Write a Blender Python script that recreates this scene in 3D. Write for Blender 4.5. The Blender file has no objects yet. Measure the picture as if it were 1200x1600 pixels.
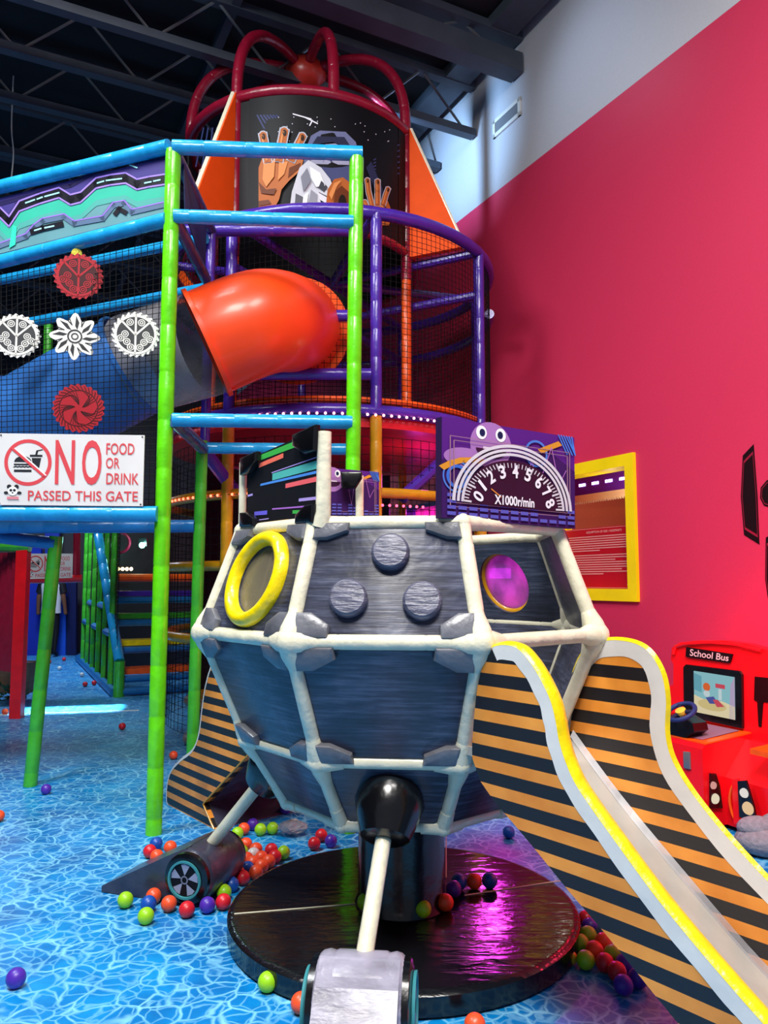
import bpy, bmesh, math, random
from mathutils import Vector as V, Matrix
import numpy as np
random.seed(7)
PI = math.pi
scn = bpy.context.scene
COL = scn.collection

# ------------------------------------------------------------------ camera
F, PITCH, EYE = 1202.0, 0.09, 1.45
cd = bpy.data.cameras.new('camera'); cam = bpy.data.objects.new('camera', cd); COL.objects.link(cam)
cam.location = (0, 0, EYE); cam.rotation_euler = (PI/2 + PITCH, 0, 0)
cd.sensor_fit = 'VERTICAL'; cd.sensor_height = 36; cd.lens = F/1600*36; cd.clip_start = .05; cd.clip_end = 100
scn.camera = cam
# ------------------------------------------------------------------ look, world, lamps
vs = scn.view_settings
vs.view_transform = 'Standard'; vs.look = 'None'; vs.gamma = 1; vs.exposure = 0.0; vs.use_curve_mapping = False
w = bpy.data.worlds.new('world'); scn.world = w; w.use_nodes = True
w.node_tree.nodes['Background'].inputs[0].default_value = (.72, .80, 1, 1)
w.node_tree.nodes['Background'].inputs[1].default_value = .22

def lamp(kind, name, loc, power, color=(1, 1, 1), size=.5, target=None, spot=None, blend=.5, size_y=None, spread=None):
    l = bpy.data.lights.new(name, kind); l.energy = power; l.color = color
    if kind == 'AREA':
        l.size = size
        if size_y: l.shape = 'RECTANGLE'; l.size_y = size_y
        if spread: l.spread = spread
    else: l.shadow_soft_size = size
    if spot: l.spot_size = spot; l.spot_blend = blend
    o = bpy.data.objects.new(name, l); COL.objects.link(o); o.location = loc
    if target is not None:
        o.rotation_euler = (V(target)-V(loc)).to_track_quat('-Z', 'Y').to_euler()
    return o
# high-bay hall lamps hung under the roof
lamp('AREA', 'hall_lamp', (-.4, -.6, 6.3), 235, (1, .97, .93), 1.6, (-.1, 2.2, 0), spread=2.3)
lamp('AREA', 'hall_lamp', (-3.4, 2.6, 6.4), 185, (.93, .97, 1), 1.4, (-3.0, 5.0, 0), spread=2.3)
lamp('AREA', 'hall_lamp', (1.4, .8, 6.4), 165, (1, .96, .92), 1.4, (3.0, 3.6, 2.6), spread=2.3)
lamp('AREA', 'hall_lamp', (-1.9, 3.6, 6.6), 70, (.95, .98, 1), 1.0, (-1.6, 6.2, 3))
# cool wall washers beside the roof beam
WQ = lambda s_, n_, z_: (.895*(4.48-n_)-.446*s_, .446*(4.48-n_)+.895*s_, z_)
lamp('SPOT', 'wall_washer', WQ(6.75, 1.7, 6.05), 330, (.38, .64, 1), .08, WQ(6.95, 0, 6.15), 1.35, 1)
lamp('SPOT', 'wall_washer', WQ(5.1, 1.3, 6.3), 30, (.60, .76, 1), .05, WQ(4.8, 0, 5.9), 1.6, 1)

# ------------------------------------------------------------------ pixel helpers (1200x1600 frame of the photograph)
def ray(x, y):
    u = (x-600)/F; v = (800-y)/F
    return V((u, math.cos(PITCH)-v*math.sin(PITCH), math.sin(PITCH)+v*math.cos(PITCH)))
C0 = V((0, 0, EYE))
def at(x, y, Y):
    r = ray(x, y); return C0 + r*(Y/r.y)
def onz(x, y, z=0.):
    r = ray(x, y); return C0 + r*((z-EYE)/r.z)
def onplane(x, y, P, n):
    r = ray(x, y); return C0 + r*((P-C0).dot(n)/r.dot(n))

# ------------------------------------------------------------------ materials
def lin(h):
    h = h.lstrip('#'); c = [int(h[i:i+2], 16)/255 for i in (0, 2, 4)]
    return tuple((x/12.92 if x <= .04045 else ((x+.055)/1.055)**2.4) for x in c) + (1,)
class NT:
    def __init__(s, name):
        s.m = bpy.data.materials.new(name); s.m.use_nodes = True; s.t = s.m.node_tree; s.t.nodes.clear()
        s.out = s.n('ShaderNodeOutputMaterial')
    def n(s, typ, inp=None, **kw):
        nd = s.t.nodes.new(typ)
        for k, v in kw.items(): setattr(nd, k, v)
        for k, v in (inp or {}).items():
            if hasattr(v, 'is_output'): s.t.links.new(v, nd.inputs[k])
            else: nd.inputs[k].default_value = v
        return nd
    def ramp(s, fac, stops, interp='LINEAR'):
        r = s.n('ShaderNodeValToRGB', {'Fac': fac}); e = r.color_ramp; e.interpolation = interp
        while len(e.elements) < len(stops): e.elements.new(.5)
        for el, (p, c) in zip(e.elements, stops): el.position = p; el.color = c
        return r.outputs['Color']
    def math(s, op, a, b=0., c=None):
        d = {0: a, 1: b}
        if c is not None: d[2] = c
        return s.n('ShaderNodeMath', d, operation=op).outputs[0]
    def done(s, surf): s.t.links.new(surf, s.out.inputs['Surface']); return s.m
def vinyl(name, hexc, rough=.35, bump=.25, scale=9, var=.12, coat=.25, metal=0., stretch=(1, 1, 1), spec=.5):
    t = NT(name); c = lin(hexc)
    co = t.n('ShaderNodeTexCoord').outputs['Object']
    mp = t.n('ShaderNodeMapping', {'Vector': co, 'Scale': stretch}).outputs[0]
    nz = t.n('ShaderNodeTexNoise', {'Vector': mp, 'Scale': scale, 'Detail': 4.})
    dark = tuple(x*(1-var) for x in c[:3])+(1,); lite = tuple(min(1, x*(1+var)) for x in c[:3])+(1,)
    bc = t.ramp(nz.outputs['Fac'], [(.3, dark), (.7, lite)])
    b = t.n('ShaderNodeBump', {'Height': nz.outputs['Fac'], 'Strength': bump, 'Distance': .02})
    p = t.n('ShaderNodeBsdfPrincipled', {'Base Color': bc, 'Roughness': rough, 'Coat Weight': coat, 'Coat Roughness': .15, 'Metallic': metal,
            'Specular IOR Level': spec, 'Normal': b.outputs[0]})
    return t.done(p.outputs[0])
def plain(name, hexc, rough=.5, metal=0.):
    return vinyl(name, hexc, rough, .0, 5, .05, 0, metal, spec=.2)
def glow(name, hexc, s):
    t = NT(name); return t.done(t.n('ShaderNodeEmission', {'Color': lin(hexc), 'Strength': s}).outputs[0])

M = {}
M['green'] = vinyl('green vinyl', '#62d40f', .28, .3, 14)
M['green2'] = vinyl('deep green vinyl', '#3fae2a', .32, .3, 14)
M['blue'] = vinyl('sky blue vinyl', '#1f9ad6', .25, .25, 14)
M['navy'] = vinyl('slate blue vinyl', '#34507f', .35, .25, 14)
M['purple'] = vinyl('purple vinyl', '#44269a', .28, .3, 14)
M['crimson'] = vinyl('crimson vinyl', '#8c0f2c', .3, .3, 14)
M['orange'] = vinyl('orange plastic', '#fb4a14', .38, .06, 3, .05)
M['orangev'] = vinyl('orange vinyl', '#f4590d', .35, .25, 14)
M['finorange'] = vinyl('orange board', '#f0520c', .6, .05, 6, .05, 0, spec=.2)
M['yellow'] = vinyl('yellow vinyl', '#f0d405', .3, .35, 20)
M['amber'] = vinyl('amber vinyl', '#c9900e', .35, .3, 14)
M['cream'] = vinyl('cream vinyl', '#e6e0c4', .3, .4, 16, .06)
M['white'] = vinyl('white vinyl', '#e2e0da', .4, .18, 8, .06)
M['black'] = vinyl('black vinyl', '#0c0c0f', .22, .25, 10, .2, .3)
M['blackmat'] = vinyl('black matte vinyl', '#15151a', .5, .2, 10)
M['net'] = plain('black net cord', '#0b0b0c', .7)
M['slate'] = vinyl('dark slate vinyl', '#37384a', .35, .5, 10, .25)
M['silver'] = vinyl('lit silver lilac vinyl', '#8f8b9c', .36, .55, 7, .38, .2, 0, (1, 1, 4))  # front foot only; strong lamplight on it put into the paler colour
M['bluetube'] = vinyl('blue plastic', '#2a68b0', .4, .08, 3, .08)
M['red'] = vinyl('red paint', '#e2101a', .3, .1, 8)
M['redp'] = vinyl('red slick plastic', '#d8222c', .25, .1, 8)
M['tan'] = vinyl('tan vinyl', '#a08872', .35, .3, 14)
M['teal'] = vinyl('teal vinyl', '#1c6fb0', .35, .3, 14)
M['wood'] = vinyl('brown wood', '#6d5036', .6, .2, 10, .3, 0, 0, (1, 1, 12))
M['leaf'] = vinyl('dark green leaf', '#29502a', .6)
M['grey'] = plain('grey metal', '#8a8c90', .4, .6)
M['steel'] = vinyl('dark painted steel', '#424953', .55, .05, 4, .15, 0)
M['deckm'] = vinyl('black roof deck', '#191a1d', .8, .1, 3, .2, 0)
M['greyfab'] = vinyl('grey plush', '#85828c', .9, .6, 40, .2, 0)
M['bed'] = vinyl('grey slide bed', '#b4b0a8', .42, .2, 6, .1, .1)

def panelmat():
    t = NT('slate streaked vinyl')
    co = t.n('ShaderNodeTexCoord').outputs['Object']
    a = t.n('ShaderNodeTexNoise', {'Vector': t.n('ShaderNodeMapping', {'Vector': co, 'Scale': (5, 5, 90)}).outputs[0], 'Scale': 1., 'Detail': 5., 'Roughness': .65}).outputs['Fac']
    b = t.n('ShaderNodeTexNoise', {'Vector': co, 'Scale': 4., 'Detail': 4.}).outputs['Fac']
    k = t.math('ADD', t.math('MULTIPLY', a, .6), t.math('MULTIPLY', b, .4))
    bc = t.ramp(k, [(.34, lin('#191a22')), (.5, lin('#34374a')), (.68, lin('#61667d'))])
    wr = t.n('ShaderNodeTexNoise', {'Vector': co, 'Scale': 5., 'Detail': 3., 'Distortion': .6}).outputs['Fac']
    bp = t.n('ShaderNodeBump', {'Height': t.math('ADD', wr, t.math('MULTIPLY', a, .12)), 'Strength': .32, 'Distance': .03}).outputs[0]
    return t.done(t.n('ShaderNodeBsdfPrincipled', {'Base Color': bc, 'Roughness': .36, 'Coat Weight': .2, 'Coat Roughness': .2, 'Normal': bp}).outputs[0])
M['panel'] = panelmat()
M['patch'] = vinyl('grey corner vinyl', '#67686f', .34, .6, 9, .35, .2)
M['button'] = vinyl('grey pad vinyl', '#55566a', .36, .4, 14, .3, .2, 0, (1, 1, 5))

def stripemat(per):
    t = NT('orange black striped vinyl')
    co = t.n('ShaderNodeTexCoord').outputs['Object']
    z = t.n('ShaderNodeSeparateXYZ', {0: co}).outputs[2]
    fr = t.math('FRACT', t.math('MULTIPLY', t.math('ADD', z, 10.), 1/per))
    msk = t.math('GREATER_THAN', fr, .47)
    nz = t.n('ShaderNodeTexNoise', {'Vector': co, 'Scale': 6., 'Detail': 3.}).outputs['Fac']
    og = t.ramp(nz, [(.3, lin('#dc8428')), (.7, lin('#f8a240'))])
    bc = t.n('ShaderNodeMix', {0: msk, 6: og, 7: lin('#1d1a1d')}, data_type='RGBA').outputs[2]
    bp = t.n('ShaderNodeBump', {'Height': nz, 'Strength': .2, 'Distance': .02}).outputs[0]
    return t.done(t.n('ShaderNodeBsdfPrincipled', {'Base Color': bc, 'Roughness': .42, 'Coat Weight': .1, 'Normal': bp}).outputs[0])
M['stripe'] = stripemat(.0785); M['stripeb'] = stripemat(.092)

def watermat():
    t = NT('printed water floor')
    co = t.n('ShaderNodeTexCoord').outputs['Object']
    wn = t.n('ShaderNodeTexNoise', {'Vector': co, 'Scale': 5., 'Detail': 3.}).outputs['Color']
    wv = t.n('ShaderNodeVectorMath', {0: wn, 1: (.5, .5, .5)}, operation='SUBTRACT').outputs[0]
    wv = t.n('ShaderNodeVectorMath', {0: wv, 3: .12}, operation='SCALE').outputs[0]
    p = t.n('ShaderNodeVectorMath', {0: co, 1: wv}, operation='ADD').outputs[0]
    e1 = t.n('ShaderNodeTexVoronoi', {'Vector': p, 'Scale': 9.5}, feature='DISTANCE_TO_EDGE').outputs['Distance']
    e2 = t.n('ShaderNodeTexVoronoi', {'Vector': p, 'Scale': 14.}, feature='DISTANCE_TO_EDGE').outputs['Distance']
    v1 = t.n('ShaderNodeMapRange', {0: e1, 1: 0., 2: .085, 3: 1., 4: 0.}, interpolation_type='SMOOTHSTEP').outputs[0]
    v2 = t.n('ShaderNodeMapRange', {0: e2, 1: 0., 2: .085, 3: .6, 4: 0.}, interpolation_type='SMOOTHSTEP').outputs[0]
    br = t.n('ShaderNodeTexNoise', {'Vector': co, 'Scale': 7., 'Detail': 5.}).outputs['Fac']
    vein = t.math('MULTIPLY', t.math('MAXIMUM', v1, v2), t.n('ShaderNodeMapRange', {0: br, 1: .3, 2: .65, 3: .35, 4: 1.}).outputs[0])
    big = t.n('ShaderNodeTexNoise', {'Vector': co, 'Scale': 2.2, 'Detail': 6., 'Roughness': .65}).outputs['Fac']
    base = t.ramp(big, [(.32, lin('#00599f')), (.5, lin('#0078c2')), (.68, lin('#0a95d9'))])
    bc = t.n('ShaderNodeMix', {0: vein, 6: base, 7: lin('#86d2f2')}, data_type='RGBA').outputs[2]
    return t.done(t.n('ShaderNodeBsdfPrincipled', {'Base Color': bc, 'Roughness': .38, 'Specular IOR Level': .35}).outputs[0])
M['water'] = watermat()
def paint(name, hexc, var=.04, rough=.55):
    return vinyl(name, hexc, rough, .03, 60, var, 0)
M['wallred'] = paint('crimson wall paint', '#cc2b52', .03)
M['wallwhite'] = paint('pale wall paint', '#bcbcc2', .03)
M['darkwall'] = paint('dark grey wall paint', '#26272b', .1, .8)
M['roomwall'] = paint('brown red room paint', '#a8503c', .05)
M['frameyellow'] = plain('yellow frame paint', '#f6dc10', .45)
def glassmat(name, tint, a, rough=.08):
    t = NT(name)
    tr = t.n('ShaderNodeBsdfTransparent', {'Color': lin(tint)}).outputs[0]
    gl = t.n('ShaderNodeBsdfGlossy', {'Roughness': rough}).outputs[0]
    return t.done(t.n('ShaderNodeMixShader', {0: a, 1: tr, 2: gl}).outputs[0])
M['glass'] = glassmat('clear glass', '#f4f4f4', .05)
def clearplastic(name, col, a):
    t = NT(name)
    nz = t.n('ShaderNodeTexNoise', {'Vector': t.n('ShaderNodeTexCoord').outputs['Object'], 'Scale': 6., 'Detail': 4.}).outputs['Fac']
    tr = t.n('ShaderNodeBsdfTransparent', {'Color': (.92, .92, .95, 1)}).outputs[0]
    pr = t.n('ShaderNodeBsdfPrincipled', {'Base Color': lin(col), 'Roughness': .22, 'Transmission Weight': .0}).outputs[0]
    fac = t.n('ShaderNodeMapRange', {0: nz, 1: .3, 2: .7, 3: a-.12, 4: a+.12}).outputs[0]
    return t.done(t.n('ShaderNodeMixShader', {0: fac, 1: tr, 2: pr}).outputs[0])
M['cleartube'] = clearplastic('clear plastic', '#a9a6aa', .5)
M['pane'] = clearplastic('dusty porthole pane', '#77705c', .72)
def transl(name, col):
    t = NT(name)
    nz = t.n('ShaderNodeTexNoise', {'Vector': t.n('ShaderNodeTexCoord').outputs['Object'], 'Scale': 7., 'Detail': 3.}).outputs['Fac']
    cc = t.ramp(nz, [(.35, lin('#8a4aa0')), (.65, lin('#f0c8ff'))])
    tr = t.n('ShaderNodeBsdfTransparent', {'Color': lin('#e0a0ff')}).outputs[0]
    tl = t.n('ShaderNodeBsdfTranslucent', {'Color': cc}).outputs[0]
    df = t.n('ShaderNodeBsdfPrincipled', {'Base Color': lin(col), 'Roughness': .2}).outputs[0]
    a = t.n('ShaderNodeMixShader', {0: .3, 1: tl, 2: df}).outputs[0]
    return t.done(t.n('ShaderNodeMixShader', {0: .75, 1: tr, 2: a}).outputs[0])
M['panefar'] = transl('frosted porthole pane', '#d9a8e6')
FLAT = {}
def fl(hexc, rough=.5):
    if hexc not in FLAT: FLAT[hexc] = plain('print '+hexc.strip('#'), hexc, rough)
    return FLAT[hexc]

# ------------------------------------------------------------------ mesh builder
class MB:
    def __init__(s, m=None): s.v = []; s.f = []; s.k = []; s.ms = []; s.use(m) if m else None
    def use(s, m):
        if m not in s.ms: s.ms.append(m)
        s.c = s.ms.index(m); return s
    def face(s, idx): s.f.append(tuple(idx)); s.k.append(s.c)
    def poly(s, pts):
        b = len(s.v); s.v += [V(p) for p in pts]; s.face(range(b, b+len(pts))); return s
    def rings(s, rings, cap0=True, cap1=True, closed=False):
        b = len(s.v); n = len(rings[0])
        for r in rings: s.v += [V(p) for p in r]
        m = len(rings)
        for i in range(m if closed else m-1):
            for j in range(n):
                a = b+i*n; c = b+((i+1) % m)*n
                s.face((a+j, a+(j+1) % n, c+(j+1) % n, c+j))
        if not closed:
            if cap0: s.face([b+j for j in range(n)][::-1])
            if cap1: s.face([b+(m-1)*n+j for j in range(n)])
        return s
    def prism(s, pts, d):
        d = V(d); return s.rings([[V(p) for p in pts], [V(p)+d for p in pts]])
    def pad(s, pts, n, th, bev=.01):
        n = V(n).normalized(); pts = [V(p) for p in pts]; c = sum(pts, V())/len(pts)
        def ins(b):
            out = []
            for p in pts:
                q = c-p; l = q.length; out.append(p+q*min(.5, b/max(l, 1e-6)*1.35))
            return out
        i1, i2 = ins(bev*.35), ins(bev)
        return s.rings([pts, [p+n*(th-bev) for p in pts], [p+n*(th-bev*.3) for p in i1], [p+n*th for p in i2]])
    def tube(s, path, r, n=12, seam=None, cap=True, closed=False, groove=.955):
        P = [V(p) for p in path]; R = r if isinstance(r, (list, tuple)) else [r]*len(P)
        if seam:
            L = [0.]
            for a, b in zip(P, P[1:]): L.append(L[-1]+(b-a).length)
            tot = L[-1]; off = random.uniform(.3, .9)*seam; st = [(l, 1.) for l in L]
            x = off
            while x < tot-.02:
                st += [(x-.008, 1.0), (x, groove), (x+.008, 1.0), (x+seam*.5, 1.012)]; x += seam
            st = sorted(t for t in st if 0 <= t[0] <= tot); Q = []; RR = []
            for l, k in st:
                i = 0
                while i < len(L)-2 and L[i+1] < l: i += 1
                u = (l-L[i])/max(1e-9, L[i+1]-L[i]); Q.append(P[i].lerp(P[i+1], u)); RR.append((R[i]+(R[i+1]-R[i])*u)*k)
            P, R = Q, RR
        m = len(P); rings = []; up = None
        for i in range(m):
            if closed: t = P[(i+1) % m]-P[i-1]
            else: t = P[min(i+1, m-1)]-P[max(i-1, 0)]
            if t.length < 1e-9: t = V((0, 0, 1))
            t.normalize()
            if up is None:
                up = V((0, 0, 1)) if abs(t.z) < .9 else V((1, 0, 0))
            a = up-t*up.dot(t)
            if a.length < 1e-6: a = t.orthogonal()
            a.normalize(); up = a; bq = t.cross(a)
            rings.append([P[i]+(a*math.cos(q)+bq*math.sin(q))*R[i] for q in [2*PI*j/n for j in range(n)]])
        return s.rings(rings, cap, cap, closed)
    def lathe(s, o, ax, prof, n=32, cap0=True, cap1=True, sx=1.):
        o = V(o); ax = V(ax).normalized(); a = ax.orthogonal().normalized(); b = ax.cross(a)
        return s.rings([[o+ax*h+(a*math.cos(q)*sx+b*math.sin(q))*r for q in [2*PI*j/n for j in range(n)]] for r, h in prof], cap0, cap1)
    def box(s, c, sx, sy, sz, ex=(1, 0, 0), ey=(0, 1, 0)):
        ex, ey = V(ex).normalized(), V(ey).normalized(); ez = ex.cross(ey); c = V(c)
        p = [c+ex*a*sx/2+ey*b*sy/2-ez*sz/2 for a, b in ((-1, -1), (1, -1), (1, 1), (-1, 1))]
        return s.prism(p, ez*sz)
    def sphere(s, c, r, n=16, m=10, sc=(1, 1, 1)):
        c = V(c)
        return s.rings([[c+V((math.cos(q)*math.sin(p)*r*sc[0], math.sin(q)*math.sin(p)*r*sc[1], -math.cos(p)*r*sc[2])) for q in [2*PI*j/n for j in range(n)]] for p in [max(.02, min(PI-.02, PI*i/m)) for i in range(m+1)]])
    def torus(s, c, ax, R, r, n=48, k=12):
        c = V(c); ax = V(ax).normalized(); a = ax.orthogonal().normalized(); b = ax.cross(a)
        return s.rings([[c+(a*math.cos(q)+b*math.sin(q))*(R+r*math.cos(p))+ax*r*math.sin(p) for p in [2*PI*j/k for j in range(k)]] for q in [2*PI*i/n for i in range(n)]], closed=True)
    def build(s, name, parent=None, smooth=35, label=None, origin=None):
        root = V((0, 0, 0)); q = parent
        while q is not None: root = root+q.location; q = q.parent
        o0 = V(origin) if origin is not None else V((0, 0, 0))
        me = bpy.data.meshes.new(name); me.from_pydata([tuple(p-root-o0) for p in s.v], [], s.f)
        for m in s.ms: me.materials.append(m)
        me.polygons.foreach_set('material_index', s.k)
        bm = bmesh.new(); bm.from_mesh(me); bmesh.ops.recalc_face_normals(bm, faces=bm.faces); bm.to_mesh(me); bm.free()
        if smooth:
            me.polygons.foreach_set('use_smooth', [True]*len(me.polygons)); me.set_sharp_from_angle(angle=math.radians(smooth))
        o = bpy.data.objects.new(name, me); COL.objects.link(o); o.location = o0
        if parent is not None: o.parent = parent
        if label: o['label'] = label
        return o
def thing(name, label, cat, loc=(0, 0, 0), group=None):
    o = bpy.data.objects.new(name, None); COL.objects.link(o); o.location = loc; o.empty_display_size = .1
    o['label'] = label; o['category'] = cat
    if group: o['group'] = group
    return o
def tag(o, label, cat, group=None):
    o['label'] = label; o['category'] = cat
    if group: o['group'] = group
    return o
def struct(o): o['kind'] = 'structure'; return o
def seg(a, b, n): a, b = V(a), V(b); return [a.lerp(b, i/(n-1)) for i in range(n)]
def catmull(pts, k=8, closed=False):
    P = [V(p) for p in pts]; n = len(P); out = []
    rng = range(n if closed else n-1)
    for i in rng:
        g = (lambda j: P[j % n]) if closed else (lambda j: P[max(0, min(n-1, j))])
        a, b, c, d = g(i-1), g(i), g(i+1), g(i+2)
        for j in range(k):
            t = j/k
            out.append(.5*((2*b)+(c-a)*t+(2*a-5*b+4*c-d)*t*t+(3*b-a-3*c+d)*t**3))
    if not closed: out.append(P[-1])
    return out

# flat artwork on a surface: mapping (u, v, height) -> point
_txt = {}
def text2d(string, bold=0.):
    key = (string, bold)
    if key not in _txt:
        c = bpy.data.curves.new('t', 'FONT'); c.body = string; c.resolution_u = 4; c.offset = bold
        o = bpy.data.objects.new('t', c); COL.objects.link(o); bpy.context.view_layer.update()
        me = bpy.data.meshes.new_from_object(o.evaluated_get(bpy.context.evaluated_depsgraph_get()))
        vs_ = [(p.co.x, p.co.y) for p in me.vertices]; fs = [tuple(p.vertices) for p in me.polygons]
        bpy.data.objects.remove(o); bpy.data.curves.remove(c); bpy.data.meshes.remove(me)
        x0 = min(p[0] for p in vs_); x1 = max(p[0] for p in vs_); y0 = min(p[1] for p in vs_); y1 = max(p[1] for p in vs_)
        _txt[key] = ([((x-x0)/(x1-x0), (y-y0)/(y1-y0)) for x, y in vs_], fs)
    return _txt[key]
class Art:
    def __init__(s, mb, fn, step=.0012): s.b = mb; s.fn = fn; s.h = step; s.i = 1
    def up(s, k=1): s.i += k; return s
    def P(s, p): return s.fn(p[0], p[1], s.h*s.i)
    def poly(s, col, pts):
        s.b.use(fl(col) if isinstance(col, str) else col); s.b.poly([s.P(p) for p in pts]); return s
    def rect(s, col, x0, y0, x1, y1): return s.poly(col, [(x0, y0), (x1, y0), (x1, y1), (x0, y1)])
    def ell(s, col, x, y, rx, ry=None, n=28, a0=0, a1=2*PI):
        ry = rx if ry is None else ry
        full = abs(a1-a0-2*PI) < 1e-6
        return s.poly(col, [(x+rx*math.cos(a0+(a1-a0)*i/(n if full else n-1)), y+ry*math.sin(a0+(a1-a0)*i/(n if full else n-1))) for i in range(n)])
    def arc(s, col, x, y, r0, r1, a0=0, a1=2*PI, n=40, k=1.):
        s.b.use(fl(col) if isinstance(col, str) else col)
        q = [a0+(a1-a0)*i/n for i in range(n+1)]
        for a, b in zip(q, q[1:]):
            s.b.poly([s.P((x+r*math.cos(t), y+r*k*math.sin(t))) for r, t in ((r0, a), (r1, a), (r1, b), (r0, b))])
        return s
    def line(s, col, pts, wd):
        s.b.use(fl(col) if isinstance(col, str) else col)
        for a, b in zip(pts, pts[1:]):
            dx, dy = b[0]-a[0], b[1]-a[1]; l = math.hypot(dx, dy) or 1; nx, ny = -dy/l*wd/2, dx/l*wd/2; ex, ey = dx/l*wd*.35, dy/l*wd*.35
            s.b.poly([s.P(p) for p in ((a[0]+nx-ex, a[1]+ny-ey), (a[0]-nx-ex, a[1]-ny-ey), (b[0]-nx+ex, b[1]-ny+ey), (b[0]+nx+ex, b[1]+ny+ey))])
        return s
    def text(s, col, string, x, y, wd, ht, bold=0., rot=0):
        vs_, fs = text2d(string, bold); s.b.use(fl(col) if isinstance(col, str) else col); b = len(s.b.v)
        ca, sa = math.cos(rot), math.sin(rot)
        for u, q in vs_:
            px, py = (u-.5)*wd, (q-.5)*ht
            s.b.v.append(V(s.P((x+px*ca-py*sa, y+px*sa+py*ca))))
        for f in fs: s.b.face([b+i for i in f])
        return s
def plane_fn(O, U, W, N):
    O, U, W, N = V(O), V(U), V(W), V(N).normalized()
    return lambda u, v, h: O+U*u+W*v+N*h
def cornerfn(bl, br, tr, tl, toward=None):
    """bilinear 0..1 square -> quad, height along its normal (towards the camera)"""
    bl, br, tr, tl = map(V, (bl, br, tr, tl)); n = (br-bl).cross(tl-bl).normalized()
    if n.dot((C0 if toward is None else V(toward))-bl) < 0: n = -n
    return (lambda u, v, h: bl.lerp(br, u).lerp(tl.lerp(tr, u), v)+n*h), n
def netmesh(fn, nu, nv, r=.0022, su=1, sv=1, mat=None):
    """cord net; fn(u,v) -> point"""
    b = MB(mat or M['net'])
    for i in range(nu+1): b.tube([fn(i/nu, j/sv) for j in range(sv+1)], r, 4, cap=False)
    for j in range(nv+1): b.tube([fn(i/su, j/nv) for i in range(su+1)], r, 4, cap=False)
    return b

# ================================================================== SETTING
E2 = V((-.446, .895, 0)); NIN = V((-.895, -.446, 0)); WD = 4.48
def W(s, n, z): return V((.895*WD, .446*WD, 0)) + E2*s + NIN*n + V((0, 0, z))
def wpx(x, y, n=0.):
    P = onplane(x, y, W(0, n, 0), NIN); return P.dot(E2), P.z
HC = 7.0; ZB = 5.5
S0, S1 = -3.0, 17.0
s_b1, z_t = wpx(993, 707); _, z_b = wpx(993, 940); s_b0 = wpx(862, 800)[0]
w2a, w2t = wpx(691, 782); w2b = wpx(630, 790)[0]; w2z = wpx(665, 815)[1]-.25
holes = [(s_b1, s_b0, z_b, z_t), (w2a, w2b, w2z, w2t)]
b = MB()
ss = sorted([S0, S1]+[h for q in holes for h in q[:2]])
for a, c in zip(ss, ss[1:]):
    zs = [0, ZB, HC]; hh = [q for q in holes if q[0] <= a+1e-6 and c <= q[1]+1e-6]
    zs = sorted(zs+[z for q in hh for z in q[2:]])
    for z0, z1 in zip(zs, zs[1:]):
        if any(q[2] <= z0+1e-6 and z1 <= q[3]+1e-6 for q in hh): continue
        b.use(M['wallwhite'] if z0 >= ZB-1e-6 else M['wallred'])
        b.prism([W(a, 0, z0), W(c, 0, z0), W(c, 0, z1), W(a, 0, z1)], -NIN*.15)
struct(b.build('wall_right', smooth=0))
b = MB(M['water']).prism([(-12, -2, -.05), (6.5, -2, -.05), (6.5, 22, -.05), (-12, 22, -.05)], (0, 0, .05)); struct(b.build('floor', smooth=0))
b = MB(M['deckm']).prism([W(S0, -.2, HC), W(S1, -.2, HC), W(S1, 13, HC), W(S0, 13, HC)], (0, 0, .1)); struct(b.build('ceiling', smooth=0))
b = MB(M['darkwall']).prism([W(S1, -.2, 0), W(S1, 13, 0), W(S1, 13, HC), W(S1, -.2, HC)], E2*.1); struct(b.build('wall_back', smooth=0))
b = MB(M['darkwall']).prism([W(S0+3, 12.6, 0), W(S1, 12.6, 0), W(S1, 12.6, HC), W(S0+3, 12.6, HC)], NIN*.1); struct(b.build('wall_left', smooth=0))
# rooms seen through the two windows
for (a, c, z0, z1), nm, mt in ((holes[0], 'wall_far', M['roomwall']), (holes[1], 'wall_inner', fl('#d060b0'))):
    b = MB(mt); n0, n1 = -.16, -2.4
    a2, c2 = a-1.2, c+1.2
    if nm == 'wall_inner': a2, c2 = a-.5, c+.5
    b.prism([W(a2, n1, 0), W(c2, n1, 0), W(c2, n1, 3.1), W(a2, n1, 3.1)], NIN*-.05)
    b.prism([W(a2, n0, 0), W(a2, n1, 0), W(a2, n1, 3.1), W(a2, n0, 3.1)], E2*-.05)
    b.prism([W(c2, n0, 0), W(c2, n1, 0), W(c2, n1, 3.1), W(c2, n0, 3.1)], E2*.05)
    b.use(fl('#b58a7c')).prism([W(a2, n0, 3.1), W(c2, n0, 3.1), W(c2, n1, 3.1), W(a2, n1, 3.1)], (0, 0, .05))
    struct(b.build(nm, smooth=0))
lamp('AREA', 'room_lamp', W((s_b0+s_b1)/2, -1.2, 3.0), 60, (1, .75, .55), .6, W((s_b0+s_b1)/2, -1.2, 0))
lamp('POINT', 'magenta_lamp', W((w2a+w2b)/2, -.9, 2.4), 60, (1, .1, .75), .1)
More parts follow.
